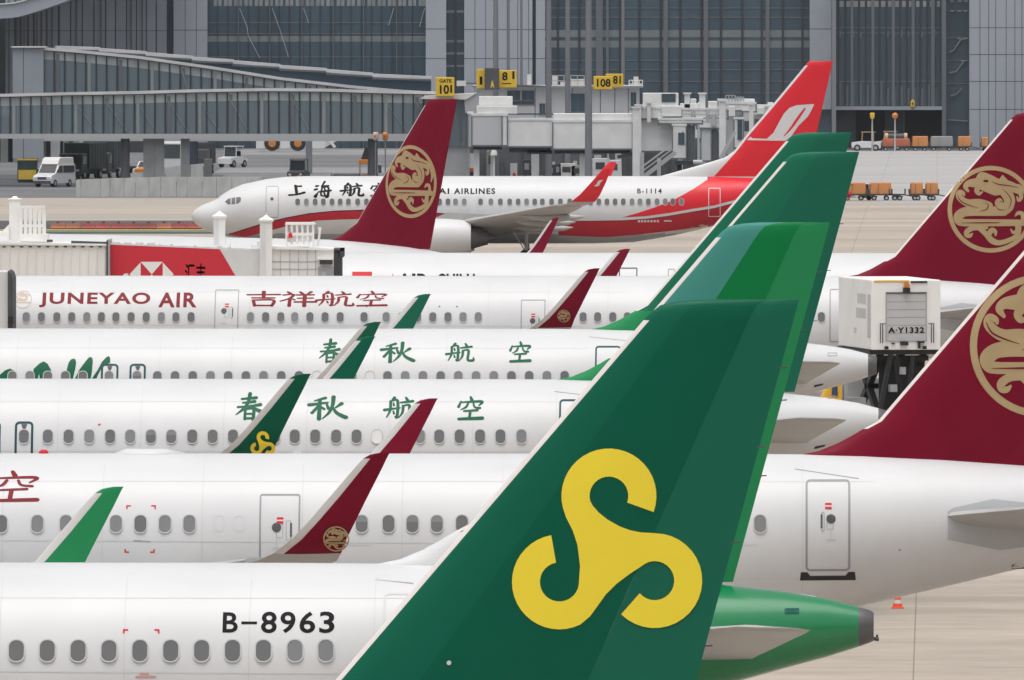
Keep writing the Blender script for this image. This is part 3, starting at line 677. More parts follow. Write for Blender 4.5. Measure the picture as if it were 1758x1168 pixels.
# sixth: red roman and clerical lettering, maroon fin at the right
p5 = Plane('white airliner with dark red JUNEYAO AIR lettering, its maroon fin behind the catering truck', 20.5, 457.4, 2.2, 44.51, 'A',
           dict(sharklet=MAROON, emblem_mats=[GOLD, MAROON]), dict(stripes=[(.7, MAROON)], rudder=MAROON, dorsal=MAROON, rud=1), wingx=-2.8)
p5.windows([45,71,97.5,123,149,174,199,225,251,277,302,328,430,456,482,506,532,558,584,625,663,690,717,743,769,795,821,1001,1026,1052,1077,1103,1410], 545, .245, .355,
           {4: 'light', 9: 'light', 15: 'light', 20: 'light', 25: 'light'})
p5.dragon(-3.4, 8.3, 1.55)
D = Decal()
for wd, q0, q1 in (('JUNEYAO', 66, 257), ('AIR', 271, 337)):
    u, v = p5.loc(q0, 528), p5.loc(q1, 503); D.text(wd, u[0], v[0], u[1], v[1], bold=.03, spacing=1.14)
for ch, q0, q1 in (('吉', 424, 479), ('祥', 481, 540), ('航', 546, 600), ('空', 611, 663)):
    u, v = p5.loc(q0, 526), p5.loc(q1, 502); glyph(D, ch, u[0], v[0], u[1], v[1], 0, 1.1)
D.build('lettering', [MAROON_L], p5.root, p5.skin, dx=.4)
PALEGOLD = mat('pale_gold_print', (.5,.4,.32), .45)
D = Decal(); u = p5.loc(38, 515); D.faces(*ringfaces(u[0], u[1], .32, .29, 28))
for i, (pts, ws) in enumerate(DRAGON[:9]):
    vs, fs = stroke([(u[0]+(x-690)*.32/492, u[1]-(y-592)*.32/492) for x, y in pts], [q*.32/492 for q in ws]); D.faces(vs, fs, 0, i*.0005)
D.build('small_emblem', [PALEGOLD], p5.root, p5.skin)
p5.doorpx(368, 409, 498, 588, handle=.8, win=-.7, r=.03, w=.03)
p5.doorpx(894, 936, 515, 605, handle=.8, win=-.1, r=.03, w=.03)
p5.doorpx(1424, 1464, 497, 588, r=.06, sticker=False)
p5.lines([(0, 557, 1000, 561)], FAINT, .02); p5.scuff()
D = Decal(); u = p5.loc(754, 527); [D.poly(rrect(u[0]+dx-.02, u[0]+dx+.03, u[1]-.02, u[1]+.03, .01)) for dx in (0, .62, -2.6)]; D.build('exit_marking', [DARK], p5.root, p5.skin)

# seventh: behind the red-panelled bridge, black lettering half hidden
p6 = Plane('plain white airliner with black lettering half hidden behind the row in front', 31.9, 501, 2, 44.51, 'A',
           dict(), dict(stripes=[(.7, WHITE)], rudder=WHITE, dorsal=WHITE, rud=0), wingx=-2.8)
D = Decal()
for wd, q0, q1 in (('AIR', 681, 737), ('CHINA', 749, 822)):
    u, v = p6.loc(q0, 505), p6.loc(q1, 470); D.text(wd, u[0], v[0], u[1], v[1], bold=.035)
u, v = p6.loc(665, 500), p6.loc(674, 468); D.poly([(u[0], u[1]), (v[0], u[1]), (v[0], v[1])], 1)
u, v = p6.loc(604, 489), p6.loc(638, 467); D.poly([(u[0], u[1]), (v[0], u[1]), (v[0], v[1]), (u[0], v[1])], 1)
D.build('lettering', [BLACKP, RED_MARK], p6.root, p6.skin, dx=.4)
p6.doorpx(1062, 1094, 460, 540, r=.05, sticker=False, ring=DARK, w=.05)
p6.doorpx(1146, 1158, 462, 500, r=.05, sticker=False, ring=LINE, w=.04, handle=0, win=0)

# eighth: turned away on its stand, maroon fin left of centre
p7 = Plane('white airliner turned on its stand, maroon fin with gold roundel left of the red-bellied airliner', -1.74, 525, 47.5, 37.57, 'A',
           dict(sharklet=MAROON), dict(stripes=[(.7, MAROON)], rudder=MAROON, dorsal=MAROON, rud=0))
p7.dragon(-3.45, 8.35, 1.5)
D = Decal(); D.ring(-4.6, -3.4, 4.4, 5.1, .02, .05); D.build('access_panel', [FAINT], p7.root, p7.skin, .006)
# emblems on the winglets that face the camera
def wl_emblem(p, draw):
    wl = [o for o in p.root.children if o.name.startswith('winglet') and o.data.vertices[0].co.y < 0][0]
    draw(wl)
def w3(wl):
    D = Decal(); T = trefoil(); D.poly([p3.loc(451+(x-610)/1090*43, 761+(y-590)/1040*41, -17.7) for x, y in T]); D.build('emblem', [YELLOW], wl, wl_skin, .012)
def w2(wl): u = p2.loc(577, 926, -17.7); p2.dragon(u[0], u[1], .26, wl_skin, wl)
def w5(wl): u = p5.loc(968, 543, -17.7); p5.dragon(u[0], u[1], .22, wl_skin, wl)
wl_emblem(p3, w3); wl_emblem(p2, w2); wl_emblem(p5, w5)

# far: red and white airliner seen whole
p8 = Plane('white and red airliner seen whole, red tail with white bird, in front of the terminal', 20.3, 766.6, 1.0, 39.5, 'B',
           dict(belly=2.05, sharklet=RED, tail=RED_SHADE, split=-8.6), dict(stripes=[(.7, RED)], rudder=RED, dorsal=WHITE, edge=WHITE, edge_w=.16, rud=1))
p8.windows([511,526,541,555,570,584,598,614,629,644,754.6,769,782,797,825,842.7,859,875,889.5,904,918,931,947,962,978,1000,1014,1028,1042,1056,1070,1085,1098.6,1113,1128,1142,1155,1170], 347, .27, .4)
D = Decal()
top = [(392,404),(420,395),(450,385.5),(490,375.5),(530,368),(575,363.5),(620,362),(700,363),(760,368),(850,372.5),(930,378),(1000,380),(1060,380)]
low = [(1060,404),(1000,400),(930,392),(850,380),(760,377.5),(640,376),(590,377),(545,379),(500,387),(460,397),(420,408)]
D.poly(p8.pts(top+low), 0)
D.poly(p8.pts([(950,379.5),(1010,380),(1070,379),(1110,376.5),(1150,371),(1190,364),(1225,358.5),(1262,349),(1330,330),(1330,352),(1262,374),(1235,382),(1200,391),(1158,396.5),(1100,403),(1040,408),(960,405)]), 1, .001)
D.poly(p8.pts([(1066,374.5),(1095,366),(1125,356),(1158,343),(1190,325),(1226,301.5),(1330,301),(1330,330),(1262,345),(1225,354),(1190,360.5),(1150,367),(1110,372)]), 2, .0015)
D.build('red_band', [RED_SHADE, RED_SHADE, RED], p8.root, p8.skin, .006, dz=.04, xcuts=p8.xs)
D = Decal()
for k in range(len(top)-2):
    a, b = top[k], top[k+1]; D.poly(p8.pts([a, (a[0], a[1]-1.6), (b[0], b[1]-1.6), b]), 0)
wl_ = [(950,379),(1010,379.5),(1070,378.5),(1110,376),(1150,370.5),(1190,363.5),(1225,358),(1262,348.5),(1330,329)]
for a, b in zip(wl_, wl_[1:]):
    D.poly(p8.pts([a, (a[0], a[1]-4.6), (b[0], b[1]-4.6), b]), 1, .002); D.poly(p8.pts([(a[0], a[1]+1), a, b, (b[0], b[1]+1)]), 0, .002)
D.build('stripe_line', [NAVY, WHITE], p8.root, p8.skin, .008, xcuts=p8.xs)
D = Decal()
for ch, q0, q1, y0, y1 in (('上', 496, 522, 319, 336), ('海', 540, 567, 315, 338), ('航', 587, 620, 316, 337), ('空', 636, 662, 316, 337)):
    u, v = p8.loc(q0, y1), p8.loc(q1, y0); glyph(D, ch, u[0], v[0], u[1], v[1], 0, 1.5)
for wd, q0, q1 in (('SHANGHAI', 668, 771), ('AIRLINES', 779, 850)):
    u, v = p8.loc(q0, 333.5), p8.loc(q1, 323.5); D.text(wd, u[0], v[0], u[1], v[1], bold=.03, spacing=1.2)
u, v = p8.loc(1094, 332.5), p8.loc(1136, 324); D.text('B-1114', u[0], v[0], u[1], v[1], bold=.02, spacing=1.25)
D.build('lettering', [BLACKP], p8.root, p8.skin, .007, xcuts=p8.xs)
D = Decal()
u, v = p8.loc(1140, 381), p8.loc(1153, 378.5); D.poly([(u[0], u[1]), (v[0], u[1]), (v[0], v[1]), (u[0], v[1])])
for k in range(7): u = p8.loc(1095+k*5.4, 382); D.poly(rrect(u[0], u[0]+.13, u[1], u[1]+.13, .03))
D.build('service_print', [WHITE], p8.root, p8.skin, .009, xcuts=p8.xs)
p8.doorpx(456, 478, 320, 374, sticker=False, r=.1, w=.035, win=-.1, handle=0)
p8.doorpx(1216, 1237, 323, 373, sticker=False, ring=WHITE, r=.08, w=.045, win=0, handle=0, off=.012)
for q in (790, 818): p8.doorpx(q, q+15, 338, 363, sticker=False, ring=FAINT, r=.08, w=.03, win=0, handle=0)
D = Decal()
for pl in ([(386,346.5),(391,342),(396,340.5),(396,351),(392,351.5)], [(397.5,340),(404,339),(404,350.5),(397.5,351)], [(405.5,338.9),(412.5,338.3),(414,340.5),(413.3,346),(409,349.5),(405.5,350.2)]):
    D.poly(p8.pts([(x+.0, y) for x, y in pl], -1.2))
D.build('cockpit_window', [PANE], p8.root, p8.skin, .008, dz=.06, dx=.06)
D = Decal(); D.poly([p8.loc(x, y, -.3) for x, y in ((1300,224),(1262,263),(1243,284),(1226,303),(1345,303),(1345,224))]); D.build('red_base', [RED], p8.fin, p8.fin_skin, .004, dz=.1, dx=.15)
D = Decal(); D.poly([p8.loc(x/3.54+1000, y/3.54+90, -.2) for x, y in ((1000,534),(1012,522),(1020,513),(1034,523),(1120,526),(1160,490),(1195,425),(1225,372),(1258,338),(1300,322),(1408,315),(1392,352),(1370,390),(1310,450),(1255,530),(1228,538))])
D.build('bird_emblem', [WHITE], p8.fin, p8.fin_skin, .006, dz=.12, dx=.12)
D = Decal()
vs, fs = stroke([p8.loc(x/3.54+1000, y/3.54+90, -.2) for x, y in ((1352,342),(1310,400),(1268,460),(1225,508))], [.1,.16,.13,.05]); D.faces(vs, fs)
D.build('bird_feather', [RED], p8.fin, p8.fin_skin, .014, dz=.12, dx=.12)
def w8(wl):
    D = Decal(); D.poly([p8.loc(x/4.395+697, y/4.395+260, -17.3) for x, y in ((1418,262),(1437,250),(1446,228),(1462,217),(1490,215),(1470,232),(1458,258),(1440,266))])
    D.build('emblem', [WHITE], wl, lambda x, z: -lerp_table([(3.95,16.3),(4.2,17.14),(4.6,17.3),(5.3,17.46),(6.05,17.6)], z)[0], .045)
wl_emblem(p8, w8)

p1.joints(-60, 900); p2.joints(-60, 1500); p3.joints(-60, 960); p4.joints(-60, 1010); p5.joints(-20, 1080)

for pl, px in ((p2, 500), (p5, 210)):
    xb = pl.loc(px, 700, 0)[0]; b = MB(); b.prism([(xb, 5.86), (xb+.07, 5.98), (xb+.2, 5.98), (xb+.24, 5.86)], -.012, .012); b.build('blade_aerial', [WHITE], pl.root)
for pl, bx in ((p3, ((1420,686,1434,680),)), (p4, ((1421,612,1437,606),))):
    for q0, r0, q1, r1 in bx:
        D = Decal(); u, v = pl.loc(q0, r0, -.6), pl.loc(q1, r1, -.6); D.ring(u[0], v[0], u[1], v[1], .02, .02); D.build('vent_plate', [LINE], pl.root, pl.skin)
for pl, q, r_ in ((p3, 1407, 769), (p4, 1405, 663)):
    D = Decal(); u = pl.loc(q, r_, -.7); D.poly([(u[0]-.14, u[1]-.05), (u[0]+.13, u[1]+.02), (u[0]+.15, u[1]+.07), (u[0]-.12, u[1]+.02)]); D.build('drain_mast', [BLACK], pl.root, pl.skin, .01)

# ---------------------------------------------------------------- ground
def ground_mat(name, col, streak=.12, joints=None, rough=.85, rot=R(1.9)):
    m = bpy.data.materials.new(name); m.use_nodes = True; t = m.node_tree; b = t.nodes['Principled BSDF']; N = t.nodes.new; L = t.links.new
    b.inputs['Roughness'].default_value = rough; b.inputs['Specular IOR Level'].default_value = .3
    tc = N('ShaderNodeTexCoord'); mp = N('ShaderNodeMapping'); mp.inputs['Rotation'].default_value = (0, 0, rot); L(tc.outputs['Object'], mp.inputs[0])
    cur = None
    def mul(a, fac):
        mx = N('ShaderNodeMix'); mx.data_type = 'RGBA'; mx.blend_type = 'MULTIPLY'; mx.inputs[0].default_value = 1
        if a is None: mx.inputs[6].default_value = (*col, 1)
        else: L(a, mx.inputs[6])
        L(fac, mx.inputs[7]); return mx.outputs[2]
    for sc_, stx, sty, lo, hi in ((.09, .12, 1, 1-streak, 1+streak*.5), (.5, .1, .6, 1-streak*.7, 1+streak*.3), (.9, .6, .9, 1-streak*.6, 1+streak*.3), (.16, .25, 2.5, 1-streak*.5, 1.0), (.02, 1, 2.2, 1-streak*.8, 1+streak*.5)):
        q = N('ShaderNodeMapping'); q.inputs['Scale'].default_value = (stx, sty, 1); L(mp.outputs[0], q.inputs[0])
        n = N('ShaderNodeTexNoise'); n.inputs['Scale'].default_value = sc_; n.inputs['Detail'].default_value = 4; L(q.outputs[0], n.inputs['Vector'])
        r = N('ShaderNodeMapRange'); r.inputs[1].default_value = .3; r.inputs[2].default_value = .7; r.inputs[3].default_value = lo; r.inputs[4].default_value = hi
        L(n.outputs[0], r.inputs[0]); cur = mul(cur, r.outputs[0])
    if joints:
        sx = N('ShaderNodeSeparateXYZ'); L(mp.outputs[0], sx.inputs[0])
        for ax, (pitch, wd, off, dk) in zip((0, 1), joints):
            a = N('ShaderNodeMath'); a.operation = 'ADD'; a.inputs[1].default_value = off; L(sx.outputs[ax], a.inputs[0])
            f = N('ShaderNodeMath'); f.operation = 'PINGPONG'; f.inputs[1].default_value = pitch/2; L(a.outputs[0], f.inputs[0])
            c = N('ShaderNodeMapRange'); c.inputs[1].default_value = wd*.5; c.inputs[2].default_value = wd; c.inputs[3].default_value = dk; c.inputs[4].default_value = 1
            L(f.outputs[0], c.inputs[0]); cur = mul(cur, c.outputs[0])
    L(cur, b.inputs['Base Color']); return m
def sheet(name, m, x0, x1, y0, y1, z, label=None):
    q = MB(); q.add([(x0,y0,z),(x1,y0,z),(x1,y1,z),(x0,y1,z)], [(0,1,2,3)]); return tag(q.build(name, m, recalc=False), None, None, kind='structure')
CONC = ground_mat('apron_concrete', (.47,.405,.34), .18, ((4.9, .02, .55, .55), (4.9, .03, 1.2, .88)))
CONC2 = ground_mat('pale_concrete', (.43,.42,.41), .1, ((5, .06, 0, .85), (5, .06, 0, .9)))
ASPH = ground_mat('old_asphalt', (.185,.188,.195), .2)
ASPHD = ground_mat('dark_asphalt', (.1,.104,.11), .2)
CONC3 = ground_mat('worn_concrete', (.30,.30,.30), .15)
CONCW = ground_mat('light_taxiway_concrete', (.42,.375,.33), .1)
sheet('ground', ground_mat('ground_far', (.28,.27,.26), .1), -640, 640, -90, 2600, -.02)
sheet('apron', CONC, -600, 600, 40, 1900, 0)
sheet('service_road', ASPHD, -120, PX(470, GD(388)), GD(402), GD(379), .004)
sheet('taxiway', CONCW, -140, PX(1000, 1000), GD(379), GD(366), .004)
sheet('taxiway_edge', CONCW, -140, 150, GD(352), GD(343), .005)
sheet('asphalt_stand', ASPH, -200, PX(1400, 1200), GD(340), 1800, .008)
sheet('stand_band', CONC3, PX(352, 1180), PX(1300, 1180), GD(300), GD(288), .012)
sheet('stand_band', CONC3, PX(352, 1250), PX(1300, 1250), GD(266), GD(256), .012)
sheet('road_dark', ASPHD, -140, PX(352, 1122), GD(322), GD(300), .012)
sheet('pale_stand', CONC2, PX(1420, 1200), 140, GD(349), GD(259), .012)
sheet('bay_floor', ASPHD, PX(1400, 1420), 140, GD(259), 1500, .016)
GREENP = mat('green_ground_paint', (.13,.2,.1), .7, noise=.2); YELP = mat('yellow_ground_paint', (.6,.42,.05), .7, noise=.15)
sheet('road_marking', GREENP, -60, PX(470, GD(396)), GD(398.5), GD(395.5), .008)
sheet('road_marking', YELP, -44, PX(470, GD(396)), GD(395.3), GD(394.2), .008)

# ---------------------------------------------------------------- terminal building
TD = 1430.0
CLAD = mat('grey_cladding', (.35,.375,.425), .42, noise=.06, nscale=.25, stretch=(1, 1, .3)); CLADD = mat('joint_dark', (.06,.065,.075), .6)
CLAD2 = mat('grey_cladding_darker', (.3,.33,.37), .42, noise=.1, nscale=.25)  # slightly darker grey than the main cladding
FGLASS = mat('facade_glass', (.06,.092,.12), .12, spec=.5, noise=.25, nscale=.12, stretch=(1, 1, .25)); SPAN = mat('spandrel_band', (.16,.185,.195), .4, noise=.1, nscale=.2)
MULL = mat('mullion_grey', (.12,.135,.15), .45); MULLD = mat('mullion_dark', (.028,.033,.04), .45); FRIT = mat('frosted_pane', (.25,.275,.28), .4, noise=.2, nscale=.5)
COLM = mat('column_grey', (.2,.215,.235), .45); BAYD = mat('dark_bay', (.03,.033,.04), .7); WHT_L = mat('pale_steel', (.42,.43,.44), .45)
tb = empty('terminal_building', (0, TD, 0), 'grey clad terminal with dark glass facades across the whole background', 'building')
tx = lambda px: PX(px, TD)
tz = lambda py: PZ(py, TD)
TOP = 34.0
def clad(px0, px1, vj, hj, y=0, m=CLAD, z0=0.0):
    q = MB(); q.box(tx(px0), tx(px1), y, y+8, z0, TOP, 0)
    for v in vj: q.box(tx(v)-.035, tx(v)+.035, y-.004, y+.02, z0+.1, TOP, 1)
    for h in hj: q.box(tx(px0), tx(px1), y-.006, y+.02, tz(h)-.04, tz(h)+.04, 1)
    q.build('cladding_wall', [m, CLADD], tb)
def glass(px0, px1, y=.6, z0=0.0, vm=(), vl=(), bands=(), hl=(), frost=None, mull=MULLD):
    q = MB(); q.box(tx(px0), tx(px1), y, y+6, z0, TOP, 0)
    for b0, b1 in bands: q.box(tx(px0), tx(px1), y-.01, y+.05, tz(b1), tz(b0), 1)
    for v, wd in vm: q.box(tx(v)-wd/2, tx(v)+wd/2, y-.12, y+.05, z0, TOP-.2, 2)
    for v, wd in vl: q.box(tx(v)-wd/2, tx(v)+wd/2, y-.3, y+.05, z0, TOP-.2, 3)
    for h in hl: q.box(tx(px0), tx(px1), y-.06, y+.03, tz(h)-.05, tz(h)+.05, 3)
    if frost:
        a, b, pitch, wd = frost; v = px0+pitch*.6
        while v < px1-2: q.box(tx(v), tx(v+wd), y-.02, y+.05, tz(b), tz(a), 4); v += pitch
    q.build('glass_facade', [FGLASS, SPAN, mull, MULL, FRIT], tb)
# left corner with curved roof edge
glass(-420, 9, 2)
q = MB(); q.box(tx(9), tx(286), .5, 8, 0, TOP, 0)
for k, v in enumerate([24, 33, 46, 56, 69, 78, 99, 120, 140, 160, 180, 197, 216, 233, 250, 267]): q.box(tx(v), tx(v+(3.5 if k < 7 else 2.2)), .48, .6, .1, TOP, 1)
for v in (14, 28, 40, 62, 88, 130, 172, 224, 243): q.box(tx(v), tx(v)+.16, .3, .6, .1, TOP, 2)
q.box(tx(9), tx(286), .49, .6, tz(53)-.03, tz(53)+.03, 1)
q.build('fin_wall', [CLAD2, CLADD, MULL], tb)
glass(286, 298, 1.2)
clad(298, 356, (318, 337), (52,))
q = MB(); path = [(-200, 60), (-120, 52), (-50, 40), (0, 33), (36, 30), (66, 22), (96, 12), (134, -2), (180, -24), (240, -60), (320, -120)]
pth = smooth_path(path, 5)
prev = None
for a, b in zip(pth, pth[1:]):
    dx, dz = tx(b[0])-tx(a[0]), tz(b[1])-tz(a[1])
    q.hull8([(tx(a[0]), -16, tz(a[1])), (tx(b[0]), -16, tz(b[1])), (tx(b[0]), 1, tz(b[1])), (tx(a[0]), 1, tz(a[1]))], [(tx(a[0])-.2, -16, tz(a[1])+1.55), (tx(b[0])-.2, -16, tz(b[1])+1.55), (tx(b[0])-.2, 1, tz(b[1])+1.55), (tx(a[0])-.2, 1, tz(a[1])+1.55)], 0)
    q.bar((tx(a[0])-.2, -16.1, tz(a[1])+1.6), (tx(b[0])-.2, -16.1, tz(b[1])+1.6), .3, .14, 1)
q.build('roof_canopy', [CLAD, WHITE2], tb)
# wide glass wall of the left half
glass(356, 731, .9, vl=[(v, .1) for v in (409, 463, 518, 572, 624, 681)], bands=((62, 72),), hl=(39, 58, 98), vm=[(356+17.6*k, .05) for k in range(1, 21)], frost=(-1, 10.5, 17.6, 13.5))
q = MB()
for x0, y0, x1, y1 in ((411, 14, 424, 46), (424, 46, 426, 62), (426, 62, 446, 100), (467, 14, 476, 38), (476, 38, 489, 78), (489, 78, 495, 98), (521, 14, 530, 40), (676, 14, 667, 44), (729, 14, 720, 46)):
    q.bar((tx(x0), .5, tz(y0)), (tx(x1), .5, tz(y1)), .06, .06)
q.build('stay_rod', [WHT_L], tb)
clad(731, 766, (), (50, 101), -.4, m=CLAD); glass(766, 797, .8, bands=((18, 22), (69, 73), (90, 94), (112, 115)), vm=[(782, .25)])
clad(797, 914, [797+18.4*k for k in range(1, 7)], (51, 101), 0); glass(914, 920, .8); clad(920, 936, (), (51, 101), 0)
glass(936, 1390, 1.0, vm=[(958+35*k+(k % 2)*1.5, .22) for k in range(13)], vl=[(1029, .75), (1043, .28), (1143, .5), (1212, .5), (1318, .42)], bands=((52, 64), (70, 82)), hl=(14, 30, 104, 120, 140, 160), frost=None)
clad(1390, 1427, (), (50,), -.3, m=CLAD2, z0=tz(188)); glass(1390, 1427, .6, z0=0)
q = MB(); q.box(tx(1427), tx(1434.5), -2.2, -1.7, 0, TOP, 0); q.build('column', [COLM], tb)
glass(1434, 1623, 1.0, z0=tz(183), vl=[(1463, .3), (1499, .34), (1534, .34), (1568, .34), (1602, .4), (1619, .4)], vm=[(1440+11.7*k, .18) for k in range(16)], hl=(48, 57, 140), frost=(2, 12, 12, 8))
q = MB(); rnd = random.Random(3)
for k in range(16):
    x = tx(1438+11.7*k); q.box(x+.05, x+.45, .93, .99, tz(182), tz(138+rnd.random()*16), 0)
    if rnd.random() < .6: q.box(x+.05, x+.42, .93, .99, tz(64), tz(50+rnd.random()*5), 0)
q.build('interior_post', [mat('seen_through_post', (.1,.118,.128), .5)], tb)
q = MB(); q.box(tx(1434), tx(1617), -.6, 1.2, tz(189), tz(183), 0); q.build('beam', [CLAD2], tb)
q = MB(); q.box(tx(1434), tx(1625), 5, 6, -.2, tz(189), 0); q.box(tx(1434), tx(1470), 2, 5, 0, tz(189)-.02, 1); q.box(tx(1521), tx(1552), 3, 5, 0, tz(189)-.02, 1); q.box(tx(1552), tx(1553.5), 1.4, 1.6, 0, tz(189)-.02, 2); q.build('loading_bay', [BAYD, mat('bay_panel', (.06,.066,.075), .6), MULL], tb)
q = MB(); q.box(tx(1617), tx(1624), -.5, .6, 0, TOP, 0); q.build('column', [MULL], tb)
glass(1624, 1664, 1.1, bands=(), hl=(18, 65, 104, 144))
q = MB()
for x0, y0, x1, y1 in ((1630,90,1638,86),(1638,86,1650,68),(1650,68,1662,66),(1630,125,1642,123),(1642,123,1655,106),(1650,105,1663,104),(1632,165,1642,162),(1642,162,1652,152),(1628,206,1662,208)):
    q.bar((tx(x0), .9, tz(y0)), (tx(x1), .9, tz(y1)), .14, .14)
for x0, y0 in ((1632,19),(1644,19),(1655,19),(1632,2),(1645,2),(1656,2),(1644,66),(1655,66)): q.box(tx(x0), tx(x0+6), .9, 1.0, tz(y0+1.6), tz(y0-1.2))
q.build('stair_truss', [mat('truss_steel', (.2,.21,.22), .4)], tb)  # plain mid-grey steel for the truss
clad(1664, 2250, [1664+15*k+(3 if k % 3 else 0) for k in range(1, 30)], (48, 94, 140, 188), -.6)
q = MB(); q.box(tx(-420), tx(2250), 7.5, 60, 0, TOP-.3); q.build('building_core', [CLAD2], tb)
q = MB(); q.box(tx(-420), tx(2250), .2, 62, TOP, TOP+1.5); q.build('roof', [CLAD], tb)
YEL = mat('sign_yellow', (.72,.47,.03), .45, noise=.05); ORANGE = mat('canvas_orange', (.56,.235,.075), .6, noise=.12, nscale=1.2)
q = MB(); q.box(tx(1563), tx(1570), -.9, -.5, tz(184), tz(173)); q.box(tx(1564.5), tx(1568.5), -.9, -.5, tz(173), tz(171)); o = q.build('warning_lamp', [YEL], None, bevel=.08); o.location = (0, TD, 0)
q = MB(); q.box(tx(1565), tx(1568), -.93, -.88, tz(180), tz(176)); q.build('lamp_lens', [DARK], o)
tag(o, 'small yellow warning lamp standing on the beam of the loading bay', 'lamp')

# ---------------------------------------------------------------- glazed walkways of the left half
def glass_mat(name, tint, alpha):
    m = bpy.data.materials.new(name); m.use_nodes = True; t = m.node_tree; b = t.nodes['Principled BSDF']; out = t.nodes['Material Output']
    b.inputs['Base Color'].default_value = (*tint, 1); b.inputs['Roughness'].default_value = .12
    tr = t.nodes.new('ShaderNodeBsdfTransparent'); tr.inputs[0].default_value = (.75,.83,.86,1); mx = t.nodes.new('ShaderNodeMixShader'); mx.inputs[0].default_value = alpha
    t.links.new(tr.outputs[0], mx.inputs[1]); t.links.new(b.outputs[0], mx.inputs[2]); t.links.new(mx.outputs[0], out.inputs[0]); return m
WGLASS = glass_mat('walkway_glass', (.22,.285,.32), .6); ROOFW = mat('roof_edge_white', (.6,.6,.61), .45, noise=.15, nscale=.4); FLOORD = mat('floor_edge', (.15,.165,.18), .5)
CLERE = mat('clerestory', (.36,.4,.405), .35, noise=.25, nscale=.6)
def walkway(name, label, d, depth, top, floor_z, px0, px1, pitch, clere=.75, ribs=False, cols=True):
    """top: list of (px, py) along the front roof edge"""
    e = empty(name, (0, d, 0), label, 'walkway'); X = lambda px: PX(px, d)
    tp = [(X(a), PZ(b, d)) for a, b in top]; tp = [p for p in tp]
    zt = lambda x: lerp_table([(a, b) for a, b in tp], x)[0]
    r = MB(); g = MB(); mu = MB(); xs = [X(px0)+i*pitch for i in range(int((X(px1)-X(px0))/pitch)+1)]
    for a, b in zip(tp, tp[1:]):
        r.hull8([(a[0],-.16,a[1]-.28),(b[0],-.16,b[1]-.28),(b[0],depth+.16,b[1]-.28),(a[0],depth+.16,a[1]-.28)], [(a[0],-.16,a[1]),(b[0],-.16,b[1]),(b[0],depth+.16,b[1]),(a[0],depth+.16,a[1])])
        r.bar((a[0],-.2,a[1]-.1), (b[0],-.2,b[1]-.1), .1, .26, 1)
    r.build('roof', [FLOORD, ROOFW], e)
    for x, x2 in zip(xs, xs[1:]):
        za, zb = zt(x)-.3, zt(x2)-.3
        for y in (0, depth):
            if min(za, zb)-clere > floor_z: g.add([(x,y,floor_z),(x2,y,floor_z),(x2,y,zb-clere),(x,y,za-clere)], [(0,1,2,3)], 0)
            g.add([(x,y,max(floor_z, za-clere)),(x2,y,max(floor_z, zb-clere)),(x2,y,zb),(x,y,za)], [(0,1,2,3)], 1)
    g.build('glazing_wall', [WGLASS, CLERE], e, recalc=False)
    for i, x in enumerate(xs):
        mu.box(x-.06, x+.06, -.12, -.01, floor_z, zt(x)-.31, 0)
        mu.box(x-.05, x+.05, depth+.01, depth+.12, floor_z, zt(x)-.31, 0)
    mu.build('mullion_frame', [MULLD], e)
    f = MB(); f.box(X(px0), X(px1), -.2, depth+.2, floor_z-.28, floor_z); f.box(X(px0), X(px1), -.24, -.2, floor_z-.34, floor_z+.08, 1); f.build('floor_deck', [FLOORD, WHT_L], e)
    if cols:
        c = MB(); rn = random.Random(len(xs))
        for i in range(1, len(xs)-1, 3):
            x = xs[i]+.2; c.box(x-.02, x+.26, -.09, -.03, floor_z+.1, zt(x+.26)-.5, 1 if i % 2 else 0)
            if rn.random() < .45: c.bar((x, -.06, zt(x)-.8), (x+1.5+.5*rn.random(), -.06, floor_z+.3), .07, .05)
            if rn.random() < .5: c.box(x+.6, x+1.1, depth*.4, depth*.4+.5, floor_z+.02, floor_z+.6)
        c.build('inner_frame', [FRIT, MULL], e)
    return e, zt
W1, zt1 = walkway('glass_walkway', 'long level glazed walkway on concrete columns at left', 1122, 4.2, [(-160,164),(0,162),(120,159),(240,157),(340,154),(460,152),(560,153),(660,156),(768,158)], PZ(231.5, 1122), -160, 766, .905)
W2, zt2 = walkway('glass_walkway', 'sloping glazed walkway descending to the right above the level one', 1160, 4, [(75,82),(130,86),(240,97),(360,114),(480,133),(600,147),(690,155),(760,159)], PZ(236, 1160), 75, 756, .95)
q = MB(); d = 1160; q.box(PX(22, d), PX(75, d), -.3, 5, PZ(158, d)-6, PZ(82, d), 0); q.box(PX(40, d), PX(41, d), -.31, -.2, 0, PZ(83, d), 1); q.box(PX(20, d), PX(78, d), -.6, 5.2, PZ(82, d), PZ(80, d), 2); q.build('end_block', [CLAD2, CLADD, WHITE2], W2)
e = empty('roofed_ramp', (0, 1205, 0), 'second sloping walkway roof with stepped rails behind the sloping glazed one', 'walkway'); d = 1205
pl = [(95,79),(170,83),(250,90),(330,98),(400,104),(480,112),(560,119),(640,127),(740,133)]; q = MB(); w_ = MB()
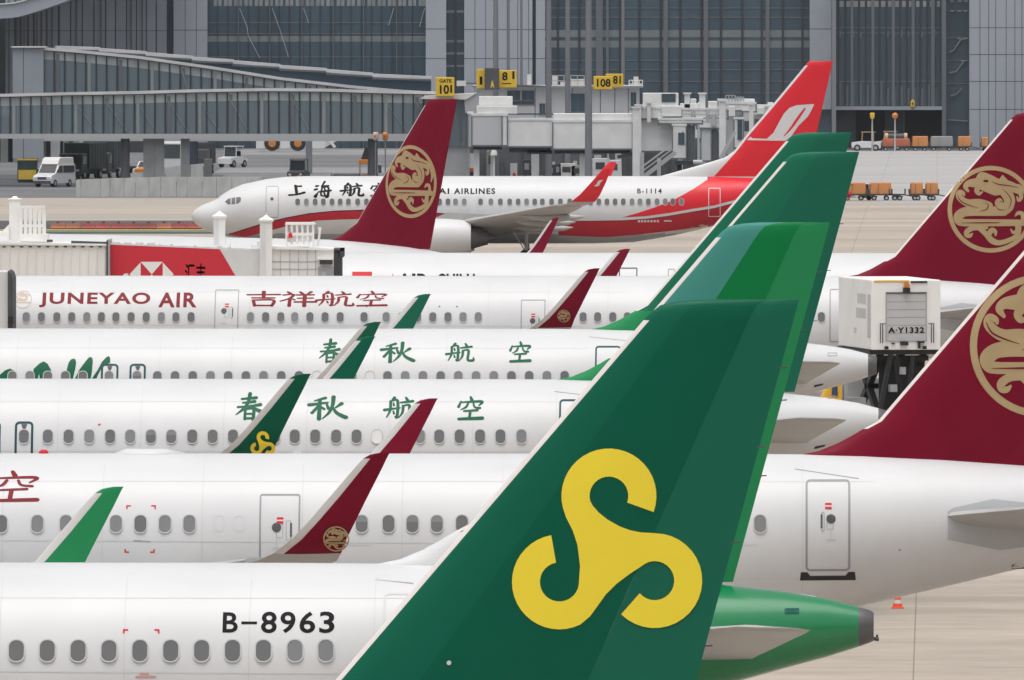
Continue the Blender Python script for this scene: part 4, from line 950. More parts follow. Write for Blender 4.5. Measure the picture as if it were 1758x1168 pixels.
for a, b in zip(pl, pl[1:]):
    A, B = (PX(a[0], d), PZ(a[1], d)), (PX(b[0], d), PZ(b[1]-1.5, d))
    q.hull8([(A[0],0,A[1]-.3),(B[0],0,B[1]-.3),(B[0],4,B[1]-.3),(A[0],4,A[1]-.3)], [(A[0],0,A[1]),(B[0],0,B[1]),(B[0],4,B[1]),(A[0],4,A[1])])
    q.bar((A[0], -2.0, A[1]-.42), (B[0], -2.0, B[1]-.32), .3, .18, 1)
    w_.hull8([(A[0],.3,A[1]-2.6),(B[0],.3,B[1]-2.6),(B[0],3.7,B[1]-2.6),(A[0],3.7,A[1]-2.6)], [(A[0],.3,A[1]-.31),(B[0],.3,B[1]-.31),(B[0],3.7,B[1]-.31),(A[0],3.7,A[1]-.31)])
q.build('roof', [ROOFW, MULL], e); w_.build('wall', [FGLASS], e)
q = MB(); [q.box(PX(px, d)-.3, PX(px, d)+.3, 1.7, 2.3, 0, PZ(140, d)) for px in (130, 330, 530, 720)]; q.build('column_row', [COLM], e)
# columns carrying the walkway
COLC = mat('column_concrete', (.42,.43,.435), .75, noise=.15, nscale=.8); COLD = mat('column_dark', (.15,.16,.17), .6, noise=.1)
zf = PZ(231.5, 1122)-.36
for px, wd, m_, rnd_ in ((215, .8, COLD, True), (256, 1.0, COLC, False), (274, .8, COLC, False), (318, .78, COLC, False), (640, .85, COLD, True), (775, .9, COLC, False), (-40, .9, COLC, False)):
    q = MB(); x = PX(px, 1124)
    if rnd_: q.tube((x, 2, 0), (x, 2, zf), wd/2, n=20); q.tube((x, 2, 0), (x, 2, 1.1), wd/2+.06, n=20)
    else: q.box(x-wd/2, x+wd/2, 1.6, 2.4, 0, zf)
    q.build('column', [m_], W1, True, edge=40, bevel=0)
# arcade wall behind, under the walkway
ar = empty('arcade_wall', (0, 1300, 0), 'dark-backed pillared ground floor behind the white van at left', 'wall'); d = 1300; q = MB()
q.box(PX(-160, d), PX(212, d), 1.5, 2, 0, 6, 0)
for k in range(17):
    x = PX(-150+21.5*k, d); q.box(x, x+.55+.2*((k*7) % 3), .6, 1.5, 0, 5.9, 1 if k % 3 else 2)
q.build('pillar_row', [mat('dark_back_wall', (.05,.053,.058), .8), COLC, COLD], ar)  # near-black back wall between the pillars
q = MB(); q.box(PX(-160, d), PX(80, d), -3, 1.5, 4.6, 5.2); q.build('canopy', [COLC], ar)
# low concrete walls
CW = mat('barrier_concrete', (.5,.5,.49), .85, noise=.18, nscale=1.2, stretch=(1, 1, .4)); CWD = mat('barrier_joint', (.12,.12,.12), .8)
def blast_wall(label, pxs, py0, tops, d, th=.4):
    e = empty('concrete_wall', (0, d, 0), label, 'wall'); q = MB()
    for (a, ta), (b, tb_) in zip(zip(pxs, tops), zip(pxs[1:], tops[1:])):
        xa, xb = PX(a, d)+.02, PX(b, d)-.02
        q.hull8([(xa,0,0),(xb,0,0),(xb,th,0),(xa,th,0)], [(xa,0,PZ(ta, d)),(xb,0,PZ(tb_, d)),(xb,th,PZ(tb_, d)),(xa,th,PZ(ta, d))])
    q.build('wall_panels', [CW], e); q = MB(); q.box(PX(pxs[0], d), PX(pxs[-1], d), .05, th-.05, 0, .12); q.build('base_strip', [CWD], e)
    return e
blast_wall('low wall of concrete panels left of the red-bellied airliner nose', [130,139,172,189,213,232,256,276,303,321,347,372,398,424,450], 338, [309,308,307,306,306,305,305,304,304,304,304,304,304,304,304], GD(338))
blast_wall('sloping concrete ramp wall rising behind the low panel wall', [222,248,266,284,306,327,349], 310, [298,295,291,288,285,283,281], GD(312.5), .5)
q = MB(); d = GD(311); q.box(PX(350, d), PX(364, d), 0, 1.0, 0, PZ(273, d)); o = q.build('concrete_block', [mat('dark_block', (.15,.155,.16), .8, noise=.15)], None, bevel=.05); o.location = (0, d, 0); tag(o, 'dark upright concrete block at the end of the ramp wall', 'block')
# red water-filled barriers behind the nose
BRED = mat('barrier_red', (.27,.03,.03), .5, noise=.35, nscale=.6); BORG = mat('barrier_orange', (.33,.1,.045), .5, noise=.3, nscale=.8)
d = GD(394); base = None
for k in range(10):
    x = PX(86+26*k, d); q = MB()
    q.rings([[Vector((x+.06+(0 if i in (0, 3) else 1.0), s_*wd, z)) for i, s_ in ((0,-1),(1,-1),(1,1),(0,1))] for z, wd in ((0,.3),(.1,.3),(.2,.2),(.4,.12),(.45,.1))])
    o = q.build('road_barrier', [BORG if k in (0, 1, 7) else BRED], None); o.location = (0, d, 0)
    q = MB(); q.box(x+.45, x+.65, -.11, .11, .44, .55); q.build('filler_cap', [DARK], o)
    tag(o, 'faded red plastic barrier in a row behind the nose of the red-bellied airliner' if k not in (0, 1, 7) else 'orange plastic barrier among the faded red ones on the dark road', 'barrier', 'barriers along the dark service road')

# ---------------------------------------------------------------- boarding bridges
CREAM = mat('bridge_cream', (.82,.81,.77), .5, noise=.1, nscale=.6, stretch=(1, 1, .3)); CREAMW = mat('bridge_white', (.86,.855,.83), .45, noise=.06, nscale=.8)
BGREY = mat('bridge_grey', (.5,.51,.525), .5, noise=.08, nscale=.5, stretch=(1, 1, .4)); BGREY2 = mat('bridge_grey_pale', (.7,.705,.7), .5, noise=.1, nscale=.7)
BDARK = mat('bellows_dark', (.06,.065,.07), .7, noise=.15); AD_RED = mat('poster_red', (.6,.022,.04), .4); STEEL = mat('galvanised', (.42,.43,.44), .4, metal=.3)
# near bridge with the red panel, docked to the black-lettered airliner
d = 488.0; bx = lambda px: PX(px, d); bz = lambda py: PZ(py, d)
b = empty('boarding_bridge', (bx(100), d, 0), 'cream ribbed boarding bridge carrying a red panel with white hexagon', 'boarding bridge'); ox = bx(100)
def lb(px): return bx(px)-ox
FZ = 3.4
q = MB()                                    # ribbed outer tunnel
q.box(lb(-140), lb(183), 0, 2.9, FZ, bz(419), 0)
for k in range(22): x = lb(-136+15*k); q.box(x, x+.045, -.05, 0, FZ, bz(421), 0); q.box(x+.12, x+.24, -.02, 0, bz(421)-.09, bz(421)-.04, 1)
q.build('ribbed_tunnel', [CREAM, BDARK], b)
q = MB(); q.hull8([(lb(-140),-.1,bz(419)),(lb(183),-.1,bz(422)),(lb(183),3,bz(422)),(lb(-140),3,bz(419))], [(lb(-140),-.1,bz(414)),(lb(183),-.1,bz(419)),(lb(183),3,bz(419)),(lb(-140),3,bz(414))]); q.build('tunnel_roof', [CREAMW], b)
q = MB(); q.bar((lb(122), .2, bz(416)), (lb(186), .2, bz(418)), .14, .1); q.box(lb(80), lb(90), .2, .5, bz(416), bz(412)); q.build('cable_tray', [DARK], b)
q = MB(); q.box(lb(183), lb(186), -.2, 3.1, FZ, bz(413), 0); q.box(lb(186), lb(188.5), -.24, 3.0, FZ, bz(412), 1); q.build('tunnel_joint', [BDARK, STEEL], b)
q = MB(); q.hull8([(lb(188.5),.3,FZ),(lb(447),.3,FZ),(lb(447),2.7,FZ),(lb(188.5),2.7,FZ)], [(lb(188.5),.3,bz(420)),(lb(447),.3,bz(431)),(lb(447),2.7,bz(431)),(lb(188.5),2.7,bz(420))]); q.build('inner_tunnel', [BGREY2], b)
D = Decal(); o2 = lambda px, py: (lb(px), bz(py))
D.poly([o2(189,420.5), o2(377,428.4), o2(428,515), o2(189,515)], 0)
cx, cy = 260.2, 471.5
T = lambda l: [o2(*p) for p in l]
D.poly(T([(241,450),(279,450),(cx,cy)]), 1, .006); D.poly(T([(241,493),(cx,cy),(279,493)]), 1, .006); D.poly(T([(241,451),(241,492),(222,cy)]), 1, .006); D.poly(T([(279,451),(298,cy),(279,492)]), 1, .006)
for i, c_ in enumerate('汇丰'): D.text(c_, o2(317+19*i, 0)[0], o2(334+19*i, 0)[0], o2(0, 487)[1], o2(0, 453)[1], 1, .02); 
D.build('advert_panel', [AD_RED, CREAMW], b, lambda x, z: .3, .012, dz=None)
q = MB(); rn = random.Random(5)
for k in range(13):
    px = 192+20*k; py = 418+11*(px-188)/258; q.box(lb(px), lb(px+rn.choice((4, 9, 13))), .4, .8, bz(py+3), bz(py-rn.choice((1, 2, 3)))); 
q.bar((lb(188), .35, bz(419)), (lb(447), .35, bz(429.5)), .06, .05, 0); q.build('roof_fittings', [BGREY2, DARK], b)
for px, y0, y1, wd, dy in ((375, 370, 426, .44, 1.5), (457, 375, 520, .46, -.35)):      # lift columns
    q = MB(); x = lb(px); zt_ = bz(y0); zb_ = bz(y1); q.box(x-wd/2, x+wd/2, dy, dy+wd, zb_, zt_-.12, 0); q.box(x-wd/2+.02, x-.02, dy-.02, dy, zb_+.1, zt_-.2, 1)
    q.rings([[Vector((x+sx*r, dy+wd/2+sy*r, z)) for sx, sy in ((-1,-1),(1,-1),(1,1),(-1,1))] for z, r in ((zt_-.12, wd/2+.05), (zt_-.04, wd/2+.05), (zt_+.06, .1), (zt_+.12, .05))]); q.tube((x, dy+wd/2, zt_+.1), (x, dy+wd/2, zt_+.22), .015)
    q.build('lift_column', [CREAMW, BGREY2], b)
q = MB(); q.box(lb(376), lb(394), 1.4, 2.2, bz(426), bz(418)); q.box(lb(430), lb(447), .8, 1.8, bz(430), bz(421)); q.box(lb(440), lb(446), .8, 1.8, bz(421), bz(415)); q.build('roof_box', [CREAMW], b)
q = MB(); x = lb(23.5); q.box(x-.21, x+.21, 1, 1.42, bz(414), bz(342), 0)
q.rings([[Vector((x+sx*r, 1.21+sy*r, z)) for sx, sy in ((-1,-1),(1,-1),(1,1),(-1,1))] for z, r in ((bz(344), .25), (bz(342), .25), (bz(341), .12), (bz(338), .06))]); q.build('lift_column', [CREAMW], b)
def railing(name, px0, px1, py0, pym, py1, y0, n, parent, m_=CREAMW, wd=.06):
    q = MB()
    for y in (y0, y0+1.1):
        for py in (py0, pym): q.box(lb(px0), lb(px1), y-.03, y+.03, bz(py)-.05, bz(py)+.05)
        for k in range(n): x = lb(px0+(px1-px0)*k/(n-1)); q.box(x-wd/2, x+wd/2, y-.025, y+.025, bz(py1), bz(py0))
    for x in (lb(px0), lb(px1)): q.box(x-.03, x+.03, y0, y0+1.1, bz(py0)-.05, bz(py0)+.05)
    q.build(name, [m_], parent)
railing('railing', 34, 73.5, 356.5, 389, 403, .8, 6, b, wd=.1)
q = MB(); q.box(lb(33), lb(81), .7, 2, bz(415), bz(403)); q.box(lb(-30), lb(14), .7, 1.6, bz(410), bz(398)); q.hull8([(lb(0),.9,bz(400)),(lb(14),.9,bz(400)),(lb(14),1.3,bz(400)),(lb(0),1.3,bz(400))], [(lb(4),.9,bz(396)),(lb(14),.9,bz(386)),(lb(14),1.3,bz(386)),(lb(4),1.3,bz(396))]); q.build('roof_platform', [CREAMW], b)
# cab end of the bridge
q = MB(); q.box(lb(466), lb(573), -.1, 3.2, FZ, bz(427), 0)
for px in (481, 497, 512, 527, 541): q.box(lb(px), lb(px)+.03, -.12, -.1, FZ, bz(430), 1)
for py in (449, 462): q.box(lb(466), lb(545), -.12, -.1, bz(py)-.015, bz(py)+.015, 1)
q.box(lb(546), lb(573), -.16, -.1, FZ, bz(458), 2); q.box(lb(549), lb(571), -.3, -.16, bz(454), bz(445), 3); q.box(lb(553), lb(563), -.3, -.17, bz(447), bz(444), 2); q.box(lb(546), lb(572), -.4, -.1, bz(446), bz(443), 4); q.box(lb(553), lb(560), -.2, -.17, FZ, bz(467), 1)
q.build('cab', [CREAM, BGREY, STEEL, DARK, CREAMW], b)
q = MB(); q.hull8([(lb(462),-.2,bz(428)),(lb(572),-.2,bz(430)),(lb(572),3.3,bz(430)),(lb(462),3.3,bz(428))], [(lb(462),-.2,bz(423)),(lb(572),-.2,bz(427)),(lb(572),3.3,bz(427)),(lb(462),3.3,bz(423))]); q.box(lb(496), lb(530), .2, 1, bz(424), bz(420)); q.build('cab_roof', [CREAMW], b)
q = MB(); [q.box(lb(px), lb(px+3.2), -.05+.02*k, 3.1, FZ, bz(431)-.02*k) for k, px in enumerate((573, 576.4, 579.8, 583.2))]; q.box(lb(574), lb(590), -.1, 3.2, bz(431), bz(428)); q.box(lb(584), lb(590), -.1, 3.2, bz(442), bz(428)); q.build('bellows', [BDARK], b)
railing('service_cage', 491, 537, 385, 403, 424, .6, 6, b, wd=.07)
q = MB(); q.box(lb(489), lb(541), .55, 1.8, bz(386.5), bz(384.5)); q.box(lb(491), lb(538), .62, .66, bz(416.5), bz(415.5)); q.box(lb(492), lb(537), .65, .7, bz(416), bz(401)); q.build('cage_panel', [CREAMW], b)
q = MB(); q.tube((lb(498), .5, bz(409)), (lb(498), .5, bz(402)), .085, .07); q.tube((lb(498), .5, bz(402)), (lb(498), .5, bz(399)), .07, .02); o = q.build('fire_bottle', [RED_MARK], None, True, edge=40); o.location = b.location; tag(o, 'small red bottle hanging on the white cage of the near bridge', 'bottle')
q = MB(); q.bar((lb(545), 1, bz(424)), (lb(549), 1, bz(393)), .09); q.box(lb(545.5), lb(551), .95, 1.05, bz(396), bz(391)); q.build('lamp_arm', [CREAMW], b)
for px in (-20, 230, 440):
    q = MB(); q.tube((lb(px), 1.4, 0), (lb(px), 1.4, FZ), .3); q.box(lb(px)-.7, lb(px)+.7, .5, 2.3, 0, .25); q.build('support_leg', [STEEL], b)
# bridge end at the dark red lettered airliner
d = 452.0; b5 = empty('boarding_bridge', (PX(-20, d), d, 0), 'end of a pale bridge with dark hood at the left picture edge', 'boarding bridge'); ox = PX(-20, d); lb5 = lambda px: PX(px, d)-ox
q = MB(); q.box(lb5(-160), lb5(14), -.2, 2.7, 3.2, PZ(467, d)); q.build('cab', [BGREY2], b5)
q = MB(); q.rings([[Vector((lb5(px), y, z)) for y, z in ((-.4, 3.1), (-.4, PZ(y0, d)), (2.8, PZ(y0, d)), (2.8, 3.1))] for px, y0 in ((14, 465), (19, 469), (22.5, 478))]); q.build('hood', [BDARK], b5)
q = MB(); q.tube((lb5(-60), 1, 0), (lb5(-60), 1, 3.2), .35); q.box(lb5(-60)-.9, lb5(-60)+.9, .1, 2, 0, .3); q.build('support_leg', [STEEL], b5)
q = MB(); q.box(lb5(15), lb5(24), -.5, -.3, PZ(556, d), PZ(543, d)); q.build('bumper', [BLACK], b5)

# far bridges in front of the terminal
def sign(px0, px1, py0, py1, d, text, label, dark=False, yaw=0):
    w0, h0 = PX(px1, d)-PX(px0, d), PZ(py0, d)-PZ(py1, d); e = empty('gate_sign', (PX((px0+px1)/2, d), d, PZ(py1, d)), label, 'sign', rz=yaw)
    q = MB(); q.box(-w0/2, w0/2, 0, w0*.8, 0, h0); q.build('sign_box', [BDARK if dark else YEL], e, bevel=.05)
    if text:
        D = Decal(); 
        for t_, a, c, z0, z1 in text: D.text(t_, -w0/2+a*w0, -w0/2+c*w0, z0*h0, z1*h0, 0, .03)
        D.build('sign_lettering', [YEL if dark else BLACKP], e, lambda x, z: 0, .012, dz=None)
    return e
def far_bridge(label, d, parts, posts=(), roof=(), bell=(), win=()):
    """boxes (px0, px1, py0, py1, depth offset, depth, material)"""
    e = empty('boarding_bridge', (PX(parts[0][0], d), d, 0), label, 'boarding bridge', 'boarding bridges at the terminal'); o_ = PX(parts[0][0], d); q = None
    for px0, px1, py0, py1, y, dep, m_ in parts:
        q = MB(); x0, x1 = PX(px0, d)-o_, PX(px1, d)-o_; z0, z1 = PZ(py1, d), PZ(py0, d); q.box(x0, x1, y, y+dep, z0, z1, 0)
        q.box(x0-.04, x1+.04, y-.06, y+dep+.06, z1-.16, z1+.03, 1); q.box(x0, x1, y-.05, y, z0, z0+.15, 2)
        for x in (x0, x1): q.box(x-.05, x+.05, y-.07, y-.01, z0-.02, z1-.17, 2)
        q.build('tunnel', [m_, BGREY2, MULL], e)
    for px, wd, py0, py1, y in posts:
        q = MB(); x = PX(px, d)-o_; q.box(x-wd/2, x+wd/2, y, y+wd, max(0, PZ(py1, d)), PZ(py0, d), 0); q.box(x-wd/2-.12, x+wd/2+.12, y-.12, y+wd+.12, PZ(py0, d), PZ(py0, d)+.14, 0); q.build('lift_column', [BGREY2], e)
    for px0, px1, py0, py1, y, dep in roof:
        q = MB(); q.box(PX(px0, d)-o_, PX(px1, d)-o_, y, y+dep, PZ(py1, d), PZ(py0, d)); q.build('roof_unit', [BGREY2], e, bevel=.06)
    for px0, px1, py0, py1, y in bell:
        q = MB(); n = 6
        for k in range(n): x0 = PX(px0+(px1-px0)*k/n, d)-o_; x1 = PX(px0+(px1-px0)*(k+.75)/n, d)-o_; q.box(x0, x1, y-.02*(k % 2), y+2.6, PZ(py1, d), PZ(py0, d)-.03*k)
        q.build('bellows', [MULL], e)
    for px0, px1, py0, py1, y in win:
        q = MB(); q.box(PX(px0, d)-o_, PX(px1, d)-o_, y-.03, y+.05, PZ(py1, d), PZ(py0, d)); q.build('window', [FGLASS], e)
    return e
# node building between walkway and bridges
nd = empty('pier_building', (PX(800, 1250), 1250, 0), 'grey two-storey node with dark windows behind the long grey bridge', 'building'); d = 1250; o_ = PX(800, d); nx = lambda px: PX(px, d)-o_
q = MB(); q.box(nx(818), nx(1098), 0, 8, 0, PZ(151, d), 0)
for px in (918, 940, 982, 1030, 1055, 1078): q.box(nx(px), nx(px)+.07, -.02, 0, 3, PZ(152, d), 1)
q.box(nx(818), nx(1098), -.02, 0, PZ(197, d), PZ(195, d), 1); q.build('wall', [BGREY, CLADD], nd)
q = MB(); q.box(nx(812), nx(1104), -.8, 8.5, PZ(151, d), PZ(147, d), 0); q.box(nx(812), nx(1104), -.84, -.8, PZ(150, d), PZ(148.5, d), 1); q.bar((nx(800), -.9, PZ(143, d)), (nx(945), -.9, PZ(149, d)), .2, .16, 1); q.build('roof', [ROOFW, MULL], nd)
for px0, px1, py0, py1 in ((871, 893, 156, 172), (896, 917, 156, 172), (872, 917, 174, 179), (926, 936, 178, 196), (980, 1004, 161, 192), (1083, 1092, 159, 186)):
    q = MB(); q.box(nx(px0), nx(px1), -.08, .05, PZ(py1, d), PZ(py0, d), 0); q.box(nx(px0)-.1, nx(px1)+.1, -.1, -.04, PZ(py1, d)-.1, PZ(py1, d), 1); q.box((nx(px0)+nx(px1))/2-.03, (nx(px0)+nx(px1))/2+.03, -.1, 0, PZ(py1, d), PZ(py0, d), 1); q.build('window', [FGLASS, MULL], nd)
def rails(px0, px1, py0, py1, n, y, parent, d, o_, m_=WHT_L):
    q = MB(); 
    for z in (PZ(py0, d), (PZ(py0, d)+PZ(py1, d))/2): q.box(PX(px0, d)-o_, PX(px1, d)-o_, y-.03, y+.03, z-.04, z+.04)
    for k in range(n): x = PX(px0+(px1-px0)*k/(n-1), d)-o_; q.box(x-.04, x+.04, y-.03, y+.03, PZ(py1, d), PZ(py0, d))
    q.build('railing', [m_], parent)
rails(945, 1003, 130, 148, 6, -.5, nd, d, o_); rails(1080, 1103, 138, 151, 5, -.5, nd, d, o_, CREAMW)
q = MB(); [q.box(nx(a), nx(b_), 0, 1.5, PZ(148, d), PZ(c, d)) for a, b_, c in ((948, 958, 131), (962, 975, 141), (980, 1004, 136), (1088, 1096, 132), (905, 912, 128), (784, 800, 139))]; q.build('roof_unit', [WHITE2], nd)
rot = empty('bridge_rotunda', (PX(765, 1118), 1118, 0), 'glazed end of the walkway with white roof where the bridges begin', 'building'); d = 1118; o_ = PX(765, d); nx = lambda px: PX(px, d)-o_
q = MB(); q.box(nx(768), nx(803), 0, 5, PZ(252, d), PZ(170, d), 0); [q.box(nx(px)-.06, nx(px)+.06, -.1, 0, PZ(252, d), PZ(170, d), 1) for px in (769, 790, 800)]; q.build('glass_wall', [WGLASS, MULL], rot)
q = MB(); q.hull8([(nx(722),-.6,PZ(170, d)),(nx(800),-.6,PZ(171, d)),(nx(800),5.5,PZ(171, d)),(nx(722),5.5,PZ(170, d))], [(nx(728),-.6,PZ(165, d)),(nx(818),-.6,PZ(160, d)),(nx(818),5.5,PZ(160, d)),(nx(728),5.5,PZ(165, d))]); q.build('roof', [WHITE2], rot)
q = MB(); q.hull8([(nx(799),-.4,PZ(194, d)),(nx(818),-.4,PZ(194, d)),(nx(818),4,PZ(194, d)),(nx(799),4,PZ(194, d))], [(nx(797),-.4,PZ(171, d)),(nx(818),-.4,PZ(161, d)),(nx(818),4,PZ(161, d)),(nx(797),4,PZ(171, d))]); q.build('cheek_wall', [BGREY], rot)
q = MB(); q.box(nx(760), nx(806), .3, 4.6, 0, PZ(252, d)); q.build('base_wall', [COLC], rot)
b1 = far_bridge('long grey telescopic bridge right of the maroon fin', 1112, [(803, 812, 193, 255, .2, 3, BGREY), (810, 862, 196, 252, 0, 3, BGREY), (862, 871, 196, 252, -.1, 3.2, BGREY2), (871, 949, 204, 254, .1, 2.8, BGREY2), (949, 1086, 207, 258, -.15, 3.2, BGREY2)],
                posts=((1092, .62, 186, 312, -.6), (818, .5, 250, 315, 1), (846, .4, 250, 315, 1.6), (1000, .5, 255, 315, 1), (1044, .18, 255, 315, .4)), roof=((818, 888, 182, 196, .3, 2), (950, 1086, 195, 207, .2, 2.6), (822, 880, 166, 182, 2, 3)))
q = MB(); d = 1112; o_ = PX(803, d); [q.box(PX(a, d)-o_, PX(b_, d)-o_, .3, 2.4, PZ(c, d), PZ(e_, d)) for a, b_, c, e_ in ((812, 862, 257, 252), (874, 946, 262, 254), (905, 948, 265, 258), (952, 1082, 264, 258))]; q.bar((PX(1095, d)-o_, 0, PZ(262, d)), (PX(1060, d)-o_, 0, PZ(270, d)), .3); q.build('under_frame', [BAYD], b1)
st = empty('bridge_stairs', (PX(1095, 1108), 1108, 0), 'steep grey service stairs with rails below the bridge cabs', 'stairs'); d = 1108; o_ = PX(1095, d); q = MB()
for y in (0, 1.0):
    q.bar((PX(1100, d)-o_, y, PZ(308, d)), (PX(1160, d)-o_, y, PZ(262, d)), .12, .35, 0)
    q.bar((PX(1098, d)-o_, y, PZ(290, d)), (PX(1152, d)-o_, y, PZ(250, d)), .08, .12, 1); q.bar((PX(1098, d)-o_, y, PZ(298, d)), (PX(1155, d)-o_, y, PZ(256, d)), .06, .08, 1)
for k in range(16): t = k/15; q.box(PX(1100+60*t, d)-o_-.15, PX(1100+60*t, d)-o_+.15, 0, 1, PZ(308-46*t, d), PZ(308-46*t, d)+.05, 0)
q.build('stair_flight', [STEEL, WHT_L], st)
b2 = far_bridge('pale bridge cab with dark doorway above the service stairs', 1135, [(1098, 1160, 205, 262, .4, 3, BGREY2), (1096, 1170, 184, 206, 0, 3, BGREY2), (1130, 1206, 203, 214, -.8, 3.5, BGREY2), (1154, 1178, 213, 274, -.9, 3, BGREY2)],
                posts=((1096, .5, 182, 262, -.7), (1114, .35, 178, 210, -.4)), roof=((1104, 1165, 160, 184, .3, 2.5), (1136, 1170, 182, 200, -.5, 2)), bell=((1178, 1194, 214, 276, -.6),), win=((1136, 1160, 161, 176, .25), (1164, 1175, 228, 248, -.95), (1171, 1173, 226, 242, -.98)))
b3 = far_bridge('pale bridge cab with arched hood, second in the cluster', 1165, [(1170, 1250, 186, 206, 0, 3, BGREY2), (1196, 1240, 205, 222, -.5, 3, BGREY2), (1203, 1221, 206, 278, -.4, 2.5, BGREY), (1234, 1242, 206, 270, -.4, 2.5, BGREY2)],
                posts=((1180, .5, 162, 200, .5), (1206, .55, 162, 200, .6), (1240, .6, 174, 270, -.8)), roof=((1168, 1200, 178, 190, .5, 2), (1216, 1232, 174, 190, .3, 2)), bell=((1222, 1233, 216, 272, -.3),))
b4 = far_bridge('rear grey bridge with roof cage, rightmost of the cluster', 1195, [(1243, 1298, 176, 192, 0, 3, BGREY2), (1244, 1275, 192, 268, .4, 3, BGREY), (1275, 1345, 188, 268, 0, 3, BGREY), (1260, 1276, 202, 256, -.2, 2, BGREY2)],
                posts=((1238, .5, 172, 265, -.5),), roof=((1245, 1296, 170, 178, .4, 2), (1298, 1330, 180, 190, .3, 2)), win=((1266, 1274, 205, 240, -.25),))
b6 = far_bridge('low pale bridge tunnel seen end on behind the arched hood', 1180, [(1186, 1212, 196, 240, 1.5, 3, BGREY2), (1212, 1236, 188, 206, 2.2, 3, BGREY2), (1290, 1320, 196, 262, 1.2, 3, BGREY2)],
                posts=((1290, .4, 180, 262, .4), (1316, .35, 184, 250, .6)), roof=((1186, 1196, 170, 196, 2, 1.2), (1250, 1262, 182, 200, -.8, 1), (1300, 1312, 184, 197, .4, 1.2), (1199, 1206, 176, 189, 2.4, 1)), bell=((1296, 1312, 204, 258, .9),), win=((1189, 1200, 202, 216, 1.4), (1278, 1288, 208, 226, 1.0)))
b7 = far_bridge('far pale bridge roof with round ducts right of the arched hood', 1215, [(1262, 1340, 182, 200, 0, 3, BGREY2), (1226, 1262, 184, 230, .4, 3, BGREY)], posts=((1270, .35, 172, 230, -.4),), roof=((1282, 1290, 174, 184, .3, 1), (1318, 1328, 176, 184, .3, 1)), win=((1236, 1250, 196, 212, .3),))
q = MB(); d_ = 1165; [q.tube((PX(px, d_)-PX(1170, d_), -.5, PZ(py0, d_)), (PX(px, d_)-PX(1170, d_), -.5, PZ(py1, d_)), r_, n=12) for px, py0, py1, r_ in ((1199, 278, 208, .1), (1225, 216, 196, .25), (1246, 262, 204, .12), (1215, 205, 188, .16), (1190, 204, 190, .2))]; q.bar((PX(1236, d_)-PX(1170, d_), -.9, PZ(272, d_)), (PX(1262, d_)-PX(1170, d_), -.9, PZ(226, d_)), .14, .3); q.bar((PX(1172, d_)-PX(1170, d_), -.6, PZ(196, d_)), (PX(1240, d_)-PX(1170, d_), -.6, PZ(198, d_)), .12); q.build('duct_pipes', [WHT_L], b3)
rails(1246, 1262, 164, 176, 4, 0, b4, 1195, PX(1243, 1195)); rails(1262, 1277, 167, 176, 4, .4, b4, 1195, PX(1243, 1195))
q = MB(); d = 1130; q.box(PX(1158, d), PX(1206, d), 0, 2, PZ(283, d), PZ(276, d), 0); q.tube((PX(1190, d), -.3, PZ(279, d)), (PX(1206, d), -.3, PZ(279, d)), .22, mi=1); q.box(PX(1165, d)-.1, PX(1165, d)+.3, .5, 1.5, 0, PZ(283, d), 0); q.box(PX(1199, d)-.1, PX(1199, d)+.3, .5, 1.5, 0, PZ(283, d), 0); o = q.build('drive_bogie', [BAYD, WHT_L], b2); o.location = (-PX(1098, 1135), 1130-1135, 0)
sign(748, 780, 133, 166, 1116, [('10', .22, .72, .14, .6), ('1', .78, .88, .2, .6), ('GATE', .2, .85, .72, .9)], 'yellow gate sign just above the tip of the left maroon fin')
sign(819, 834, 119, 152, 1118, [('1', .3, .6, .2, .62)], 'narrow yellow sign box left of the dark box on the node roof', yaw=.1)
sign(832, 857, 117, 154, 1117, [('A', .4, .66, .08, .42)], 'dark box standing between two yellow signs on the node roof', dark=True)
sign(856, 887, 121, 151, 1118.5, [('8', .2, .5, .42, .9), ('1', .76, .88, .5, .95), ('---', .2, .7, .22, .27)], 'yellow gate sign right of the dark box on the node roof')
sign(1019, 1051, 131, 154, 1119, [('108', .18, .92, .2, .8)], 'front yellow gate sign beside the thick grey mast')
sign(1040, 1070, 127, 150, 1121.5, [('1', .1, .2, .3, .8), ('81', .42, .86, .25, .85)], 'rear yellow gate sign partly behind another beside the thick mast')

# light masts
GALV = mat('mast_grey', (.19,.2,.22), .45, noise=.08, nscale=.3)
def mast(px, d, r, label, arm=False):
    e = empty('light_mast', (PX(px, d), d, 0), label, 'mast', 'grey light masts before the terminal'); q = MB(); q.tube((0,0,0), (0,0,26), r, r*.55, n=20); q.tube((0,0,0), (0,0,.35), r*1.9, n=20); q.build('pole', [GALV], e, True, edge=40)
    q = MB(); q.tube((0,0,25.6), (0,0,26.2), 1.3, n=16); [q.box(math.cos(a)*1.3-.25, math.cos(a)*1.3+.25, math.sin(a)*1.3-.25, math.sin(a)*1.3+.25, 25.2, 25.7) for a in (0, 1.05, 2.1, 3.15, 4.2, 5.25)]; q.build('lamp_head', [GALV], e)
    return e
mast(1010.5, 1098, .34, 'thickest grey mast, reaching down before the long grey bridge'); mast(942, 1126, .3, 'grey mast rising from behind the grey bridge, left of the thickest mast')
mast(974.5, 1140, .27, 'grey mast between the thickest mast and its left neighbour'); mast(851, 1122, .3, 'grey mast rising behind the dark box of the node roof')
mast(1069.5, 1300, .2, 'slim pale mast right of the yellow sign pair'); mast(873, 1300, .17, 'thin mast just right of the mast behind the dark box'); mast(895, 1310, .17, 'thin mast second right of the dark box')

